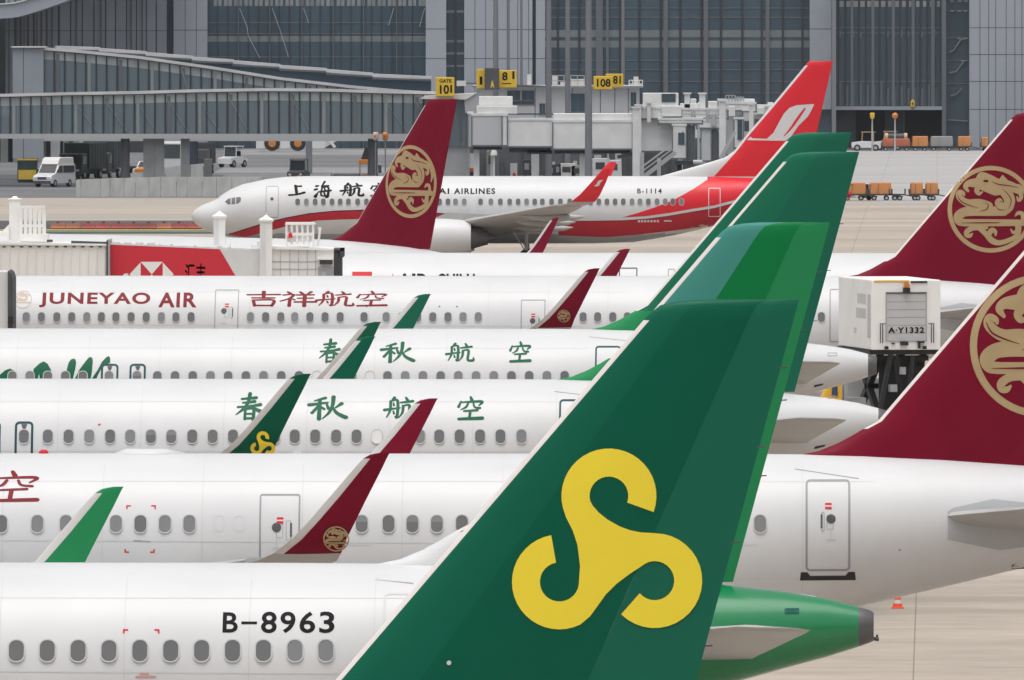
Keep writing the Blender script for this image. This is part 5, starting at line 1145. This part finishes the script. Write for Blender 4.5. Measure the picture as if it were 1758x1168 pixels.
# ---------------------------------------------------------------- ground vehicles and equipment
VW = mat('vehicle_white', (.66,.67,.68), .35, coat=.3, noise=.05); VG = mat('vehicle_window', (.03,.035,.042), .12); VDG = mat('vehicle_dark_green', (.025,.05,.048), .5, noise=.2); VDK = mat('vehicle_dark_grey', (.055,.06,.065), .5, noise=.15)
VOR = mat('vehicle_orange', (.6,.2,.03), .45, noise=.1); VYL = mat('vehicle_yellow', (.75,.43,.02), .4, noise=.05); VBL = mat('vehicle_blue', (.03,.06,.12), .4); CHR = mat('headlamp', (.6,.62,.65), .15); VGR = mat('vehicle_grey', (.3,.31,.32), .5, noise=.12)
def wheels(e, xs, y, r, hub=None, wd=.22):
    for x in xs:
        for s_ in (-1, 1):
            q = MB(); q.tube((x, s_*y-wd/2, r), (x, s_*y+wd/2, r), r, n=24, mi=0); q.tube((x, s_*(y+wd/2)-.01, r), (x, s_*(y+wd/2)+.03, r), r*.52, n=16, mi=1); q.build('wheel', [BLACK, hub or STEEL], e, True, edge=40)
def body_prism(e, name, prof, hw, m_, y0=None, bevel=.04):
    q = MB(); q.prism(prof, -hw if y0 is None else y0, hw if y0 is None else y0+hw); return q.build(name, [m_], e, bevel=bevel)
def van(loc, rz, label, s_=1.0):
    e = empty('van', loc, label, 'van', rz=rz)           # nose along -x
    body_prism(e, 'body', [(0,.32),(0,.8),(.12,1.0),(.95,1.22),(1.6,1.95),(4.7,2.0),(4.85,1.9),(4.85,.32)], .88, VW)
    body_prism(e, 'high_roof', [(1.45,1.96),(1.75,2.45),(2.1,2.6),(4.6,2.58),(4.72,1.99)], .82, WHITE2, bevel=.08)
    q = MB(); q.hull8([(.98,-.78,1.26),(1.56,-.72,1.92),(1.56,.72,1.92),(.98,.78,1.26)], [(.95,-.78,1.28),(1.53,-.72,1.94),(1.53,.72,1.94),(.95,.78,1.28)]); q.build('windscreen', [VG], e)
    for sd in (-1, 1):
        q = MB(); q.prism([(1.3,1.26),(1.68,1.86),(2.25,1.86),(2.25,1.26)], sd*.9-.01, sd*.9+.01); q.build('side_window', [VG], e)
        q = MB(); q.prism(rrect(2.4, 4.6, 1.26, 1.86, .06), sd*.9-.01, sd*.9+.01); q.build('side_window', [VG], e)
        q = MB(); q.box(-.04, .03, sd*.62-.16, sd*.62+.16, .72, .9); q.build('headlight', [CHR], e)
        q = MB(); q.box(1.2, 1.3, sd*1.0-.1, sd*1.0+.1, 1.3, 1.55); q.build('mirror', [VDK], e)
    q = MB(); q.box(-.06, .06, -.86, .86, .32, .56, 0); q.box(-.03, .02, -.42, .42, .68, .9, 0); q.build('bumper', [VDK], e); wheels(e, (.85, 3.75), .78, .34); return e
van((PX(72, 1115), 1115, 0), R(66), 'white high-roofed van parked in front of the pillared ground floor')
def box_truck(loc, rz, label, cab_m, box_m, L=6.0, h=3.1, wd=1.2, ch=1.0):
    e = empty('truck', loc, label, 'truck', rz=rz)
    body_prism(e, 'cab', [(0,.5),(0,1.35*ch),(.25,2.35*ch),(1.7,2.4*ch),(1.7,.5)], wd*.93, cab_m, bevel=.07)
    q = MB(); q.hull8([(-.015,-wd*.82,1.36*ch),(.22,-wd*.8,2.2*ch),(.22,wd*.8,2.2*ch),(-.015,wd*.82,1.36*ch)], [(-.03,-wd*.82,1.37*ch),(.2,-wd*.8,2.21*ch),(.2,wd*.8,2.21*ch),(-.03,wd*.82,1.37*ch)]); q.build('windscreen', [VG], e)
    for sd in (-1, 1):
        q = MB(); q.prism([(.3,1.4*ch),(.45,2.15*ch),(1.3,2.15*ch),(1.3,1.4*ch)], sd*wd*.935-.01, sd*wd*.935+.01); q.build('side_window', [VG], e)
        q = MB(); q.box(-.03, .02, sd*wd*.6-.18, sd*wd*.6+.18, .75, .95); q.build('headlight', [CHR], e)
    q = MB(); q.box(1.85, L, -wd, wd, .95, h); [q.box(1.85+(L-1.85)*k/6-.03, 1.85+(L-1.85)*k/6+.03, -wd-.03, wd+.03, .95, h+.02) for k in range(7)]; q.build('load_box', [box_m], e, bevel=.05)
    q = MB(); q.box(.1, L, -wd*.5, wd*.5, .5, .95); q.box(-.08, .06, -wd*.9, wd*.9, .42, .66); q.build('chassis', [VDK], e); wheels(e, (.9, L-1.4), wd*.86, .45); return e
box_truck((PX(120, 1165), 1165, 0), R(72), 'dark green covered truck standing behind the white van', VDG, VDG, 6.5, 3.3)
box_truck((PX(166, 1172), 1172, 0), R(80), 'dark grey canopied truck right of the dark green one', VDK, mat('dark_canopy', (.045,.07,.075), .5, noise=.3, nscale=1), 6.0, 3.4)
box_truck((PX(296, 1160), 1156, 0), R(78), 'white truck with blue box, nose to the viewer between columns', VW, VBL, 6.0, 3.5, 1.0, 1.5)
box_truck((PX(236, 1215), 1212, 0), R(75), 'white truck half hidden behind the left square column', VW, VW, 6.0, 3.9, 1.05, 1.45)
box_truck((PX(341, 1210), 1205, 0), R(85), 'dark truck standing right of the columns under the walkway', VDK, VDK, 5.5, 2.9, 1.1)
def container(loc, rz, label, m1, m2, L=1.7, W_=1.5, h=2.0):
    e = empty('cargo_container', loc, label, 'container', rz=rz); q = MB(); q.box(0, L, -W_/2, W_/2, .25, h); [q.box(x-.03, x+.03, -W_/2-.03, W_/2+.03, .2, h+.03) for x in (0, L/2, L)]; q.build('shell', [m1], e, bevel=.04)
    q = MB(); q.box(.06, L-.06, -W_/2-.05, -W_/2, .3, 1.15); q.build('front_panel', [m2], e); q = MB(); q.box(-.03, L+.03, -W_/2-.04, W_/2+.04, h, h+.12); q.build('lid', [m2], e)
    q = MB(); q.box(0, L, -W_/2+.1, W_/2-.1, 0, .25); q.build('base_frame', [VDK], e); return e
container((PX(31, 1145), 1145, 0), 0, 'dark green container with yellow lower front left of the van', VDG, YELP)
def tug(loc, rz, label, m_, hub=None, cage=None, L=3.2, s_=1.0):
    e = empty('tow_tractor', loc, label, 'tractor', rz=rz); body_prism(e, 'body', [(0,.35),(0,.95),(.9,1.05),(1.2,1.1),(2.3,1.05),(2.4,.9),(L,.9),(L,.35)], .75, m_)
    q = MB(); [q.bar((x, y, .95), (x+(.1 if x < 1.5 else 0), y*.92, 2.05), .07) for x in (1.1, 2.4) for y in (-.7, .7)]; q.build('cab_frame', [cage or VDK], e); q = MB(); q.box(1.05, 2.6, -.72, .72, 2.03, 2.12); q.build('cab_roof', [cage or m_], e)
    q = MB(); q.hull8([(1.1,-.66,1.05),(1.19,-.62,1.98),(1.19,.62,1.98),(1.1,.66,1.05)], [(1.08,-.66,1.05),(1.17,-.62,1.98),(1.17,.62,1.98),(1.08,.66,1.05)]); q.build('windscreen', [VG], e)
    q = MB(); q.box(1.7, 2.15, -.5, .5, .9, 1.2); q.box(2.15, 2.3, -.5, .5, .9, 1.6); q.build('seat', [BLACK], e)
    for sd in (-1, 1): q = MB(); q.box(-.03, .02, sd*.5-.1, sd*.5+.1, .65, .8); q.build('headlight', [CHR], e)
    wheels(e, (.6, L-.6), .68, .36, hub); return e
tug((PX(385, 1255), 1255, 0), R(60), 'white tow tractor left of the big-wheeled white vehicle', VW, VGR, VW)
tug((PX(178, 1260), 1262, 0), R(10), 'orange tow tractor seen between dark truck and round column', VOR, VOR)
tug((PX(508, 1150), 1146, 0), R(80), 'dark open tow tractor above the nose section of the red-bellied airliner', VDK, None, mat('olive_frame', (.1,.105,.08), .6))
q = MB(); x = PX(500, 1138); [q.box(x-.55+.35*k, x-.55+.35*k+.27, 0, .5, 0, .6+.12*(k % 2)) for k in range(4)]; o = q.build('wheel_chocks', [VOR], None, bevel=.05); o.location = (0, 1138, 0); tag(o, 'orange chocks in front of the dark open tow tractor', 'chocks')
# large white vehicle with orange hubs, top hidden by the walkway
e = empty('airport_bus', (PX(440, 1395), 1395, 0), 'large white low vehicle with orange wheel hubs under the walkway', 'bus'); body_prism(e, 'body', [(0,.3),(0,3.2),(8.8,3.2),(8.8,1.2),(7.2,.3)], 1.4, VW, bevel=.1)
for x in (1.75, 4.55): q = MB(); q.tube((x, -1.5, .95), (x, 1.5, .95), .86, n=28, mi=0); q.tube((x, -1.56, .95), (x, -1.48, .95), .42, n=20, mi=1); q.tube((x, -1.6, .95), (x, -1.55, .95), .16, n=12, mi=1); q.build('wheel', [BLACK, VOR], e, True, edge=40)
q = MB(); q.box(5.9, 7.0, -1.45, -1.38, 1.3, 2.0); q.build('window', [VG], e); q = MB(); q.box(7.2, 7.5, -1.5, -1.3, .4, 2.2); q.bar((7.4, -1.4, 2.0), (8.6, -1.4, .5), .3); q.build('bumper', [WHITE2], e)
# belt loader with orange deck
e = empty('belt_loader', (PX(632, 1150), 1150, 0), 'belt loader with orange deck and dark cab left of the maroon fin', 'loader'); q = MB(); q.box(-.85, .85, -.5, 1, PZ(282, 1150), PZ(274, 1150)); q.build('deck', [VOR], e, bevel=.04)
q = MB(); q.prism([(-.65,PZ(274,1150)),(-.25,PZ(252,1150)),(.4,PZ(252,1150)),(.5,PZ(274,1150))], -.3, .8); q.build('cab', [VG], e, bevel=.05); q = MB(); [q.box(x-.07, x+.07, y-.07, y+.07, .3, PZ(282, 1150)) for x in (-.75, 0, .75) for y in (-.4, .9)]; q.build('legs_frame', [VGR], e); wheels(e, (-.7, .7), .6, .3)
q = MB(); q.box(.9, 1.2, -.3, .1, PZ(297, 1150), PZ(284, 1150)); q.build('tool_box', [VDK], e)
for px, c_, lab in ((645, mat('pink_lamp', (.62,.42,.36), .4), 'pale pink lamp housing before the lower edge of the walkway'), (661.5, VOR, 'orange lamp housing before the lower edge of the walkway')):
    e = empty('signal_lamp', (PX(px, 1112), 1112, 0), lab, 'lamp'); q = MB(); q.tube((0,0,0), (0,0,PZ(241, 1112)), .06); q.build('pole', [GALV], e); q = MB(); q.rings([[Vector((r*math.cos(2*math.pi*i/14), r*math.sin(2*math.pi*i/14), z)) for i in range(14)] for z, r in ((PZ(241, 1112), .2), (PZ(238, 1112), .26), (PZ(230, 1112), .25), (PZ(227, 1112), .2))]); q.build('lamp_head', [c_], e, True)
    q = MB(); q.box(-.18, .05, -.33, -.25, PZ(234, 1112), PZ(233, 1112)); q.build('bracket', [VDK], e)
q = MB(); x = PX(185, 1230); q.box(x-1.6, x+1.1, 0, .3, PZ(251, 1230), PZ(246.5, 1230), 0); [q.box(x+a-.06, x+a+.06, .05, .2, 0, PZ(251, 1230), 1) for a in (-.4, .95)]; o = q.build('height_bar', [VOR, WHT_L], None); o.location = (0, 1230, 0); tag(o, 'orange height bar on two posts under the walkway', 'barrier')
e = empty('small_car', (PX(243, 1190), 1186, 0), 'small white and orange car left of the square columns', 'car', rz=R(70)); body_prism(e, 'body', [(0,.25),(0,.7),(.9,.85),(1.5,1.4),(2.9,1.42),(3.6,.9),(3.6,.25)], .75, VW); body_prism(e, 'bonnet', [(-.02,.4),(-.02,.72),(.88,.88),(.88,.4)], .6, VOR); q = MB(); q.hull8([(.95,-.62,.92),(1.48,-.58,1.36),(1.48,.58,1.36),(.95,.62,.92)], [(.92,-.62,.93),(1.45,-.58,1.37),(1.45,.58,1.37),(.92,.62,.93)]); q.build('windscreen', [VG], e); wheels(e, (.7, 2.9), .66, .28)

# baggage dollies with orange covered loads at right
def dolly(loc, label, load, L=2.4, h=.95, tall=.8, rz=0, group='baggage dollies with orange loads', flap=False):
    e = empty('baggage_dolly', loc, label, 'dolly', group, rz); q = MB(); q.box(-L/2, L/2, -.75, .75, .42, .54); q.bar((L/2, 0, .45), (L/2+.9, 0, .3), .09); [q.box(x-.04, x+.04, -.78, .78, .54, .95) for x in (-L/2, L/2)]; q.build('deck', [VDK], e)
    wheels(e, (-L/2+.45, L/2-.45), .6, .21, WHT_L, .16)
    if load:
        q = MB(); q.rings([[Vector((sx*(L/2-.08)*k+sh, sy*.7*k2, z)) for sx, sy in ((-1,-1),(1,-1),(1,1),(-1,1))] for z, k, k2, sh in ((.56,1,1,0),(.56+tall*.5,1.0,1.02,.02),(.56+tall,.95,.94,.05),(.62+tall,.9,.85,.05))]); q.build('load_cover', [load], e, True, edge=35)
        q = MB(); q.box(-L/2+.1, -L/2+.16, -.73, .73, .58, .5+tall); q.bar((-L*.1, -.74, .6), (-L*.1+.05, -.72, .5+tall), .03); q.build('strap', [mat('strap_brown', (.3,.12,.05), .6)], e)
    return e
d = GD(344.5)
for px, L, ld, lab in ((1466, 2.0, ORANGE, 'orange covered baggage dolly half behind the second green fin'), (1511, 1.9, ORANGE, 'single orange covered dolly in the near row, upright box'), (1540, 1.3, None, 'empty low dolly in the gap of the near row'), (1573, 1.15, ORANGE, 'left one of two touching orange loads in the near row'), (1599, 1.15, ORANGE, 'right one of two touching orange loads in the near row')):
    dolly((PX(px, d), d, 0), lab, ld, L, tall=.85)
q = MB(); x = PX(1487, d); q.prism([(x-.6,.2),(x-.6,.9),(x-.3,1.4),(x+.3,1.4),(x+.4,.2)], .8, 1.8); o = q.build('cart', [WHITE2], None, bevel=.06); o.location = (0, d, 0); q = MB(); q.box(x-.35, x+.2, .74, .8, .95, 1.3); q.build('window', [VG], o); q = MB(); [q.tube((x+a, .75, .2), (x+a, 1.85, .2), .2) for a in (-.35, .25)]; q.build('wheel', [BLACK], o); tag(o, 'small white cart between orange dollies of the near row', 'cart')
d = GD(259.5)
for px, L, ld, lab, tl in ((1538, 3.2, mat('red_brown_canvas', (.42,.12,.06), .6, noise=.15), 'red-brown long dolly loaded with a dark roll in the far row', .75), (1579, 1.9, ORANGE, 'orange covered dolly right of the red-brown one', 1.0), (1616, 2.6, mat('grey_cover', (.26,.265,.27), .5), 'grey covered dolly between orange loads of the far row', 1.0), (1655, 1.6, ORANGE, 'orange covered dolly with a dark stripe, far row', 1.0), (1690, .9, ORANGE, 'small orange load at the edge of the maroon fin', .9)):
    dolly((PX(px, d), d, 0), lab, ld, L, tall=tl)
q = MB(); x = PX(1538, d); q.tube((x-.8, 0, 1.55), (x+.9, 0, 1.55), .38, n=18, mi=0); [q.tube((x+a, 0, 1.55), (x+a+.35, 0, 1.55), .43, n=18, mi=1) for a in (-1.2, .9)]; o = q.build('canvas_roll', [VDK, mat('tan_canvas', (.55,.36,.22), .6)], None, True, edge=40); o.location = (0, d, 0); tag(o, 'dark rolled canvas with tan ends lying on the red-brown dolly', 'roll')
t1 = tug((PX(1462, d), d, 0), 0, 'white tow tractor with tan cage at the head of the far row', VW, None, mat('tan_frame', (.4,.27,.14), .5))
t2 = tug((PX(1500, d+6), d+6, 0), 0, 'second white tractor with tan cage behind the far row', VW, None, mat('tan_frame_pale', (.42,.3,.18), .5))
for px, py0, py1, r, shape, lab in ((1497.5, 255, 199, .28, 0, 'post with square orange lamp beside the tan tractor cage'), (1536.5, 250, 199, .34, 1, 'post with round orange globe above the red-brown dolly')):
    e = empty('beacon_post', (PX(px, d-4), d-4, 0), lab, 'lamp'); q = MB(); q.tube((0,0,0), (0,0,PZ(py1, d-4)-.2), .11, .07); q.build('pole', [WHT_L], e); zc = PZ(py1, d-4); q = MB()
    if shape: q.rings([[Vector((r*math.sin(a)*math.cos(2*math.pi*i/16)+1e-4, r*math.sin(a)*math.sin(2*math.pi*i/16), zc-r*math.cos(a))) for i in range(16)] for a in [.05+k*3.04/10 for k in range(11)]])
    else: q.rings([[Vector((sx*k*r, sy*k*r, z)) for sx, sy in ((-1,-1),(1,-1),(1,1),(-1,1))] for z, k in ((zc-.3, .75), (zc+.25, .95), (zc+.32, .6))])
    q.build('lamp_globe', [VYL if not shape else VOR], e, bool(shape))

# service clutter behind the crown of the red-bellied airliner
e = empty('small_car', (PX(797, 1128), 1128, 0), 'dark car with orange roof sign behind the airliner crown', 'car'); body_prism(e, 'body', [(-.2,.25),(-.2,.7),(.1,.8),(.35,1.2),(1.2,1.2),(1.5,.85),(1.9,.75),(1.9,.25)], .7, VDK); q = MB(); q.prism([(.2,.85),(.4,1.12),(1.15,1.12),(1.4,.85)], -.72, -.7); q.build('side_window', [VG], e); q = MB(); q.prism([(-.1,1.2),(0,1.55),(1.0,1.55),(1.15,1.2)], -.5, .5); q.build('roof_sign', [VOR], e, bevel=.05); wheels(e, (.2, 1.5), .6, .26)
for px, w_, h_, m_, lab in ((886, .8, 1.15, RED_MARK, 'red pointed cover under the grey bridge, left of the pink one'), (928, .62, .9, mat('pink_red', (.5,.03,.1), .5), 'pinkish red rounded cover under the grey bridge')):
    q = MB(); x = PX(px, 1124); q.prism([(x-w_/2, 0), (x-w_/2+.05, h_*.55), (x-w_*.35, h_), (x-w_*.1, h_) if px < 900 else (x+w_*.3, h_), (x+w_/2, 0)], 0, .6); o = q.build('engine_cover', [m_], None, bevel=.05); o.location = (0, 1124, 0); tag(o, lab, 'cover')
for px, w_, py0, m_, lab in ((974, 1.5, 281, WHITE2, 'pale box cart under the bridge, left of the thick mast'), (993, 1.3, 284, VGR, 'grey box cart beside the pale one under the bridge'), (1032, 1.6, 272, VW, 'white cabinet right of the thick mast under the bridge'), (1055, 1.3, 275, VW, 'white cabinet next to the red winglet under the bridge'), (905, .8, 274, VDK, 'tall dark cart between two red covers'), (946, .9, 283, VDK, 'low dark cart right of the pink cover'), (958, .6, 281, VDK, 'narrow dark cart left of the pale box cart'), (844, .9, 258, VGR, 'grey generator box hanging low behind the bridge column')):
    e = empty('equipment_cart', (PX(px, 1128), 1128, 0), lab, 'cart', 'carts under the grey bridge'); q = MB(); q.prism([(-w_/2,.35),(-w_/2,PZ(py0,1128)-.1),(-w_/2+.15,PZ(py0,1128)),(w_/2-.05,PZ(py0,1128)),(w_/2,.35)], 0, 1.2); q.build('body', [m_], e, bevel=.04)
    q = MB(); q.box(-w_*.3, w_*.2, -.03, .01, PZ(py0,1128)*.6, PZ(py0,1128)*.85); q.build('hatch', [VDK if m_ is not VDK else VGR], e); q = MB(); [q.tube((a*w_, 0, .2), (a*w_, 1.2, .2), .2) for a in (-.3, .3)]; q.box(-w_/2, w_/2, .1, 1.1, .25, .4); q.build('wheel_frame', [BLACK], e)
q = MB(); x = PX(848, 1110); q.rings([[Vector((x+r*math.cos(2*math.pi*i/12), r*math.sin(2*math.pi*i/12), z)) for i in range(12)] for z, r in ((PZ(267, 1110), .3), (PZ(262, 1110), .27), (PZ(258, 1110), .2))]); q.tube((x, 0, 0), (x, 0, PZ(267, 1110)), .05); o = q.build('floor_lamp_post', [WHITE2], None, True, edge=40); o.location = (0, 1110, 0); tag(o, 'pale lamp on a thin post under the left end of the bridge', 'lamp')
sh = empty('bridge_shade_wall', (0, 1190, 0), 'dark wall below the grey bridges, its colour painted as their shade', 'wall'); q = MB(); q.box(PX(765, 1190), PX(1235, 1190), 0, .5, 0, 3.4, 0); rn = random.Random(11)  # stands in for the shadow under the bridges, painted dark
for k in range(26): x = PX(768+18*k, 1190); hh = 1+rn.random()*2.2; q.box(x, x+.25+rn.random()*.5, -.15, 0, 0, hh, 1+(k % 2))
q.build('wall_panel', [mat('painted_shade', (.09,.094,.1), .8, noise=.3, nscale=.4), COLC, VDK], sh)
for px, lab in ((592, 'low dark trolley peeking over the airliner crown'), (628, 'brown load peeking over the airliner crown left of the maroon fin')):
    dolly((PX(px, 1133), 1133, 0), lab, mat('brown_load', (.2,.13,.08), .7) if px > 600 else VDK, 2.4 if px < 600 else 1.1, tall=.35, group='low trolleys behind the airliner crown')

# high-lift catering truck docked to the maroon-finned airliner behind
d = 440.0; s_ = F/d; ct = empty('catering_truck', (PX(1545, d), d, 0), 'white high-lift catering truck with raised box on black scissor frame', 'truck', rz=R(9))
z0, z1 = PZ(601, d), PZ(481, d); W_ = 1.27; x0, x1 = -1.0, 1.42
q = MB(); q.box(x0, x1, 0, 6.2, z0, z1, 0); q.build('raised_box', [CREAMW], ct, bevel=.03)
q = MB(); q.box(-.47, .9, -.03, .02, z0+.3, z1-.45, 0); [q.box(-.47, .9, -.035, -.03, z0+.3+.27*k, z0+.315+.27*k, 1) for k in range(7)]; q.box(-.5, -.47, -.05, 0, z0+.3, z1-.42, 2); q.box(.9, .93, -.05, 0, z0+.3, z1-.42, 2); q.box(-.5, .93, -.06, 0, z1-.46, z1-.42, 3); q.build('roller_shutter', [VGR and mat('shutter_grey', (.5,.505,.51), .4), LINE, STEEL, DARK], ct)
D = Decal(); D.text('A·Y1332', -.42, .84, PZ(572, d), PZ(562, d), 0, .03, 1.1); D.build('plate_lettering', [BLACKP], ct, lambda x, z: -.036, .006, dz=None)
q = MB()
for x in (-.62, 1.08): q.bar((x, -.1, PZ(589, d)), (x, -.1, PZ(556, d)), .03); q.bar((x-.08 if x < 0 else x+.08, -.1, PZ(589, d)), (x-.08 if x < 0 else x+.08, -.1, PZ(556, d)), .03); q.bar((x-.1, -.1, PZ(556, d)), (x+.1, -.1, PZ(556, d)), .03)
q.build('hand_rail', [DARK], ct)
q = MB(); q.box(.1, .32, -.2, 0, z1-.42, z1-.26); q.box(.38, .95, -.04, 0, z1-.1, z1-.04); q.box(0, .25, -.25, 0, z0+.16, z0+.28); q.box(.62, .68, -.2, 0, z0+.05, z0+.26); q.box(.6, .82, -.2, 0, z0+.24, z0+.3); [q.box(x-.06, x+.06, -.12, 0, z0+.02, z0+.13) for x in (-.48, .85)]; q.box(-.3, -.18, -.06, 0, z0+.2, z0+.24); q.build('fittings', [BLACK], ct)
q = MB(); q.prism([(.12, z1-.28), (.14, z1-.08), (.24, z1-.05), (.34, z1-.22)], -.16, -.02); q.build('beacon', [VOR], ct)
q = MB(); q.box(-.9, .3, -.02, .2, z1-.07, z1-.01); q.build('roof_trim', [VYL], ct)
q = MB(); sx = x0-.006; [q.box(sx, x0+.01, y0, y1, zz0, zz1, mi) for y0, y1, zz0, zz1, mi in ((1.0, 2.6, z0+1.55, z0+1.9, 0), (1.0, 2.8, z0+1.05, z0+1.4, 1), (.1, .7, z0+.4, z0+1.9, 1), (2.8, 3.2, z0+.5, z0+.7, 0))]; q.build('side_print', [FAINT, RIM], ct)
q = MB(); q.box(x0-.05, x1+.05, .1, 6.1, z0-.16, z0-.02); q.build('lift_platform', [BLACK], ct)
q = MB()
for x in (-.55, .95): q.bar((x, .6, z0-.15), (x, 5.2, 1.25), .2, .26); q.bar((x, 5.2, z0-.15), (x, .6, 1.25), .2, .26)
for y, z in ((.6, z0-.3), (2.9, (z0+1.1)/2), (.6, 1.35), (5.2, 1.35)): q.bar((-.7, y, z), (1.1, y, z), .18)
q.bar((-.1, .2, z0-.2), (.25, .4, 1.2), .16); q.bar((.5, .2, z0-.2), (.2, .3, 1.2), .14); q.bar((-.8, 0, 1.2), (-.3, .1, z0-.15), .14); q.box(-.5, 1.1, 1.2, 1.3, 1.2, z0-.3); q.build('scissor_lift', [BLACK], ct)
q = MB(); [q.box(a, b_, -.05, .3, zz, zz+.25) for a, b_, zz in ((-.35, -.1, 2.3), (.1, .3, 1.9), (.35, .6, 2.0), (-.2, 0, 1.5), (.0, .2, 2.9))]; q.build('hydraulic_box', [VGR], ct)
q = MB(); q.box(-1.15, 1.2, 0, 7.6, .75, 1.2); q.build('chassis', [VDK], ct); q = MB(); q.box(-1.1, 1.15, 6.4, 8.1, .6, 2.6); q.build('cab', [VW], ct, bevel=.1)
q = MB(); q.box(-2.0, -1.15, .3, 1.0, .5, 2.1); [q.box(-2.05+.3*k, -2.03+.3*k, .28, .3, .5, 2.1) for k in range(4)]; q.build('side_tank', [mat('worn_steel', (.27,.27,.26), .5, noise=.3, nscale=2.5)], ct)
for x in (-1.0, 1.05):
    for y in (1.2, 6.6): q = MB(); q.tube((x-.16, y, .48), (x+.16, y, .48), .48, n=22); q.build('wheel', [BLACK], ct, True, edge=40)
d = 400.0; e = empty('yellow_loader', (PX(1432, d), d, 0), 'yellow machine with dark window between two white tail cones', 'loader'); q = MB(); zt_ = PZ(661, d); zb_ = PZ(690, d); q.prism([(-.4,.5),(-.4,zt_-.4),(-.22,zt_-.08),(.0,zt_),(.24,zt_),(.28,.5)], 0, 1.4); q.build('body', [VYL], e, bevel=.05)
q = MB(); q.prism([(-.06,zt_-.03),(.1,zt_-.03),(.12,zt_-.34),(-.08,zt_-.34)], -.04, .02); q.build('window', [VBL], e); q = MB(); q.box(.3, .42, .1, 1.2, .4, zt_+.05); q.build('side_post', [VGR], e); q = MB(); q.box(-1.4, -.38, .2, 1.0, zt_-.6, zt_-.42); q.build('fork', [VDK], e); q = MB(); [q.tube((a, 0, .35), (a, 1.4, .35), .35, n=20) for a in (-.35, .3)]; q.build('wheel_axle', [BLACK], e)

# traffic cone on the apron
q = MB(); d = 330.0; cone = empty('traffic_cone', (PX(1541, d), d, 0), 'orange traffic cone with white band alone on the apron', 'cone'); n = 18
q.rings([[Vector((r*math.cos(2*math.pi*i/n), r*math.sin(2*math.pi*i/n), z)) for i in range(n)] for z, r in ((.03,.13),(.13,.112))], cap0=False, cap1=False); q.rings([[Vector((r*math.cos(2*math.pi*i/n), r*math.sin(2*math.pi*i/n), z)) for i in range(n)] for z, r in ((.22,.09),(.32,.068),(.33,.05))], cap0=False)
CONEO = mat('cone_orange', (.85,.1,.02), .4); q.build('cone_body', [CONEO], cone, True, edge=40)
q = MB(); q.rings([[Vector((r*math.cos(2*math.pi*i/n), r*math.sin(2*math.pi*i/n), z)) for i in range(n)] for z, r in ((.13,.112),(.22,.09))], cap0=False, cap1=False); q.build('reflective_band', [mat('cone_band', (.6,.62,.6), .35)], cone, True)
q = MB(); q.box(-.165, .165, -.165, .165, 0, .035); q.build('cone_foot', [CONEO], cone, bevel=.01)

# ---------------------------------------------------------------- the veil of air over the far apron
q = MB(); q.box(-660, 660, -100, 2620, -1, 62); hz = q.build('haze', []); hz.display_type = 'WIRE'
m = bpy.data.materials.new('haze_air'); m.use_nodes = True; t = m.node_tree; t.nodes.remove(t.nodes['Principled BSDF'])
v = t.nodes.new('ShaderNodeVolumePrincipled'); v.inputs['Color'].default_value = (.93,.95,1,1); v.inputs['Density'].default_value = .00003; v.inputs['Anisotropy'].default_value = .2
t.links.new(v.outputs[0], t.nodes['Material Output'].inputs['Volume']); hz.data.materials.append(m); tag(hz, None, None, kind='stuff')
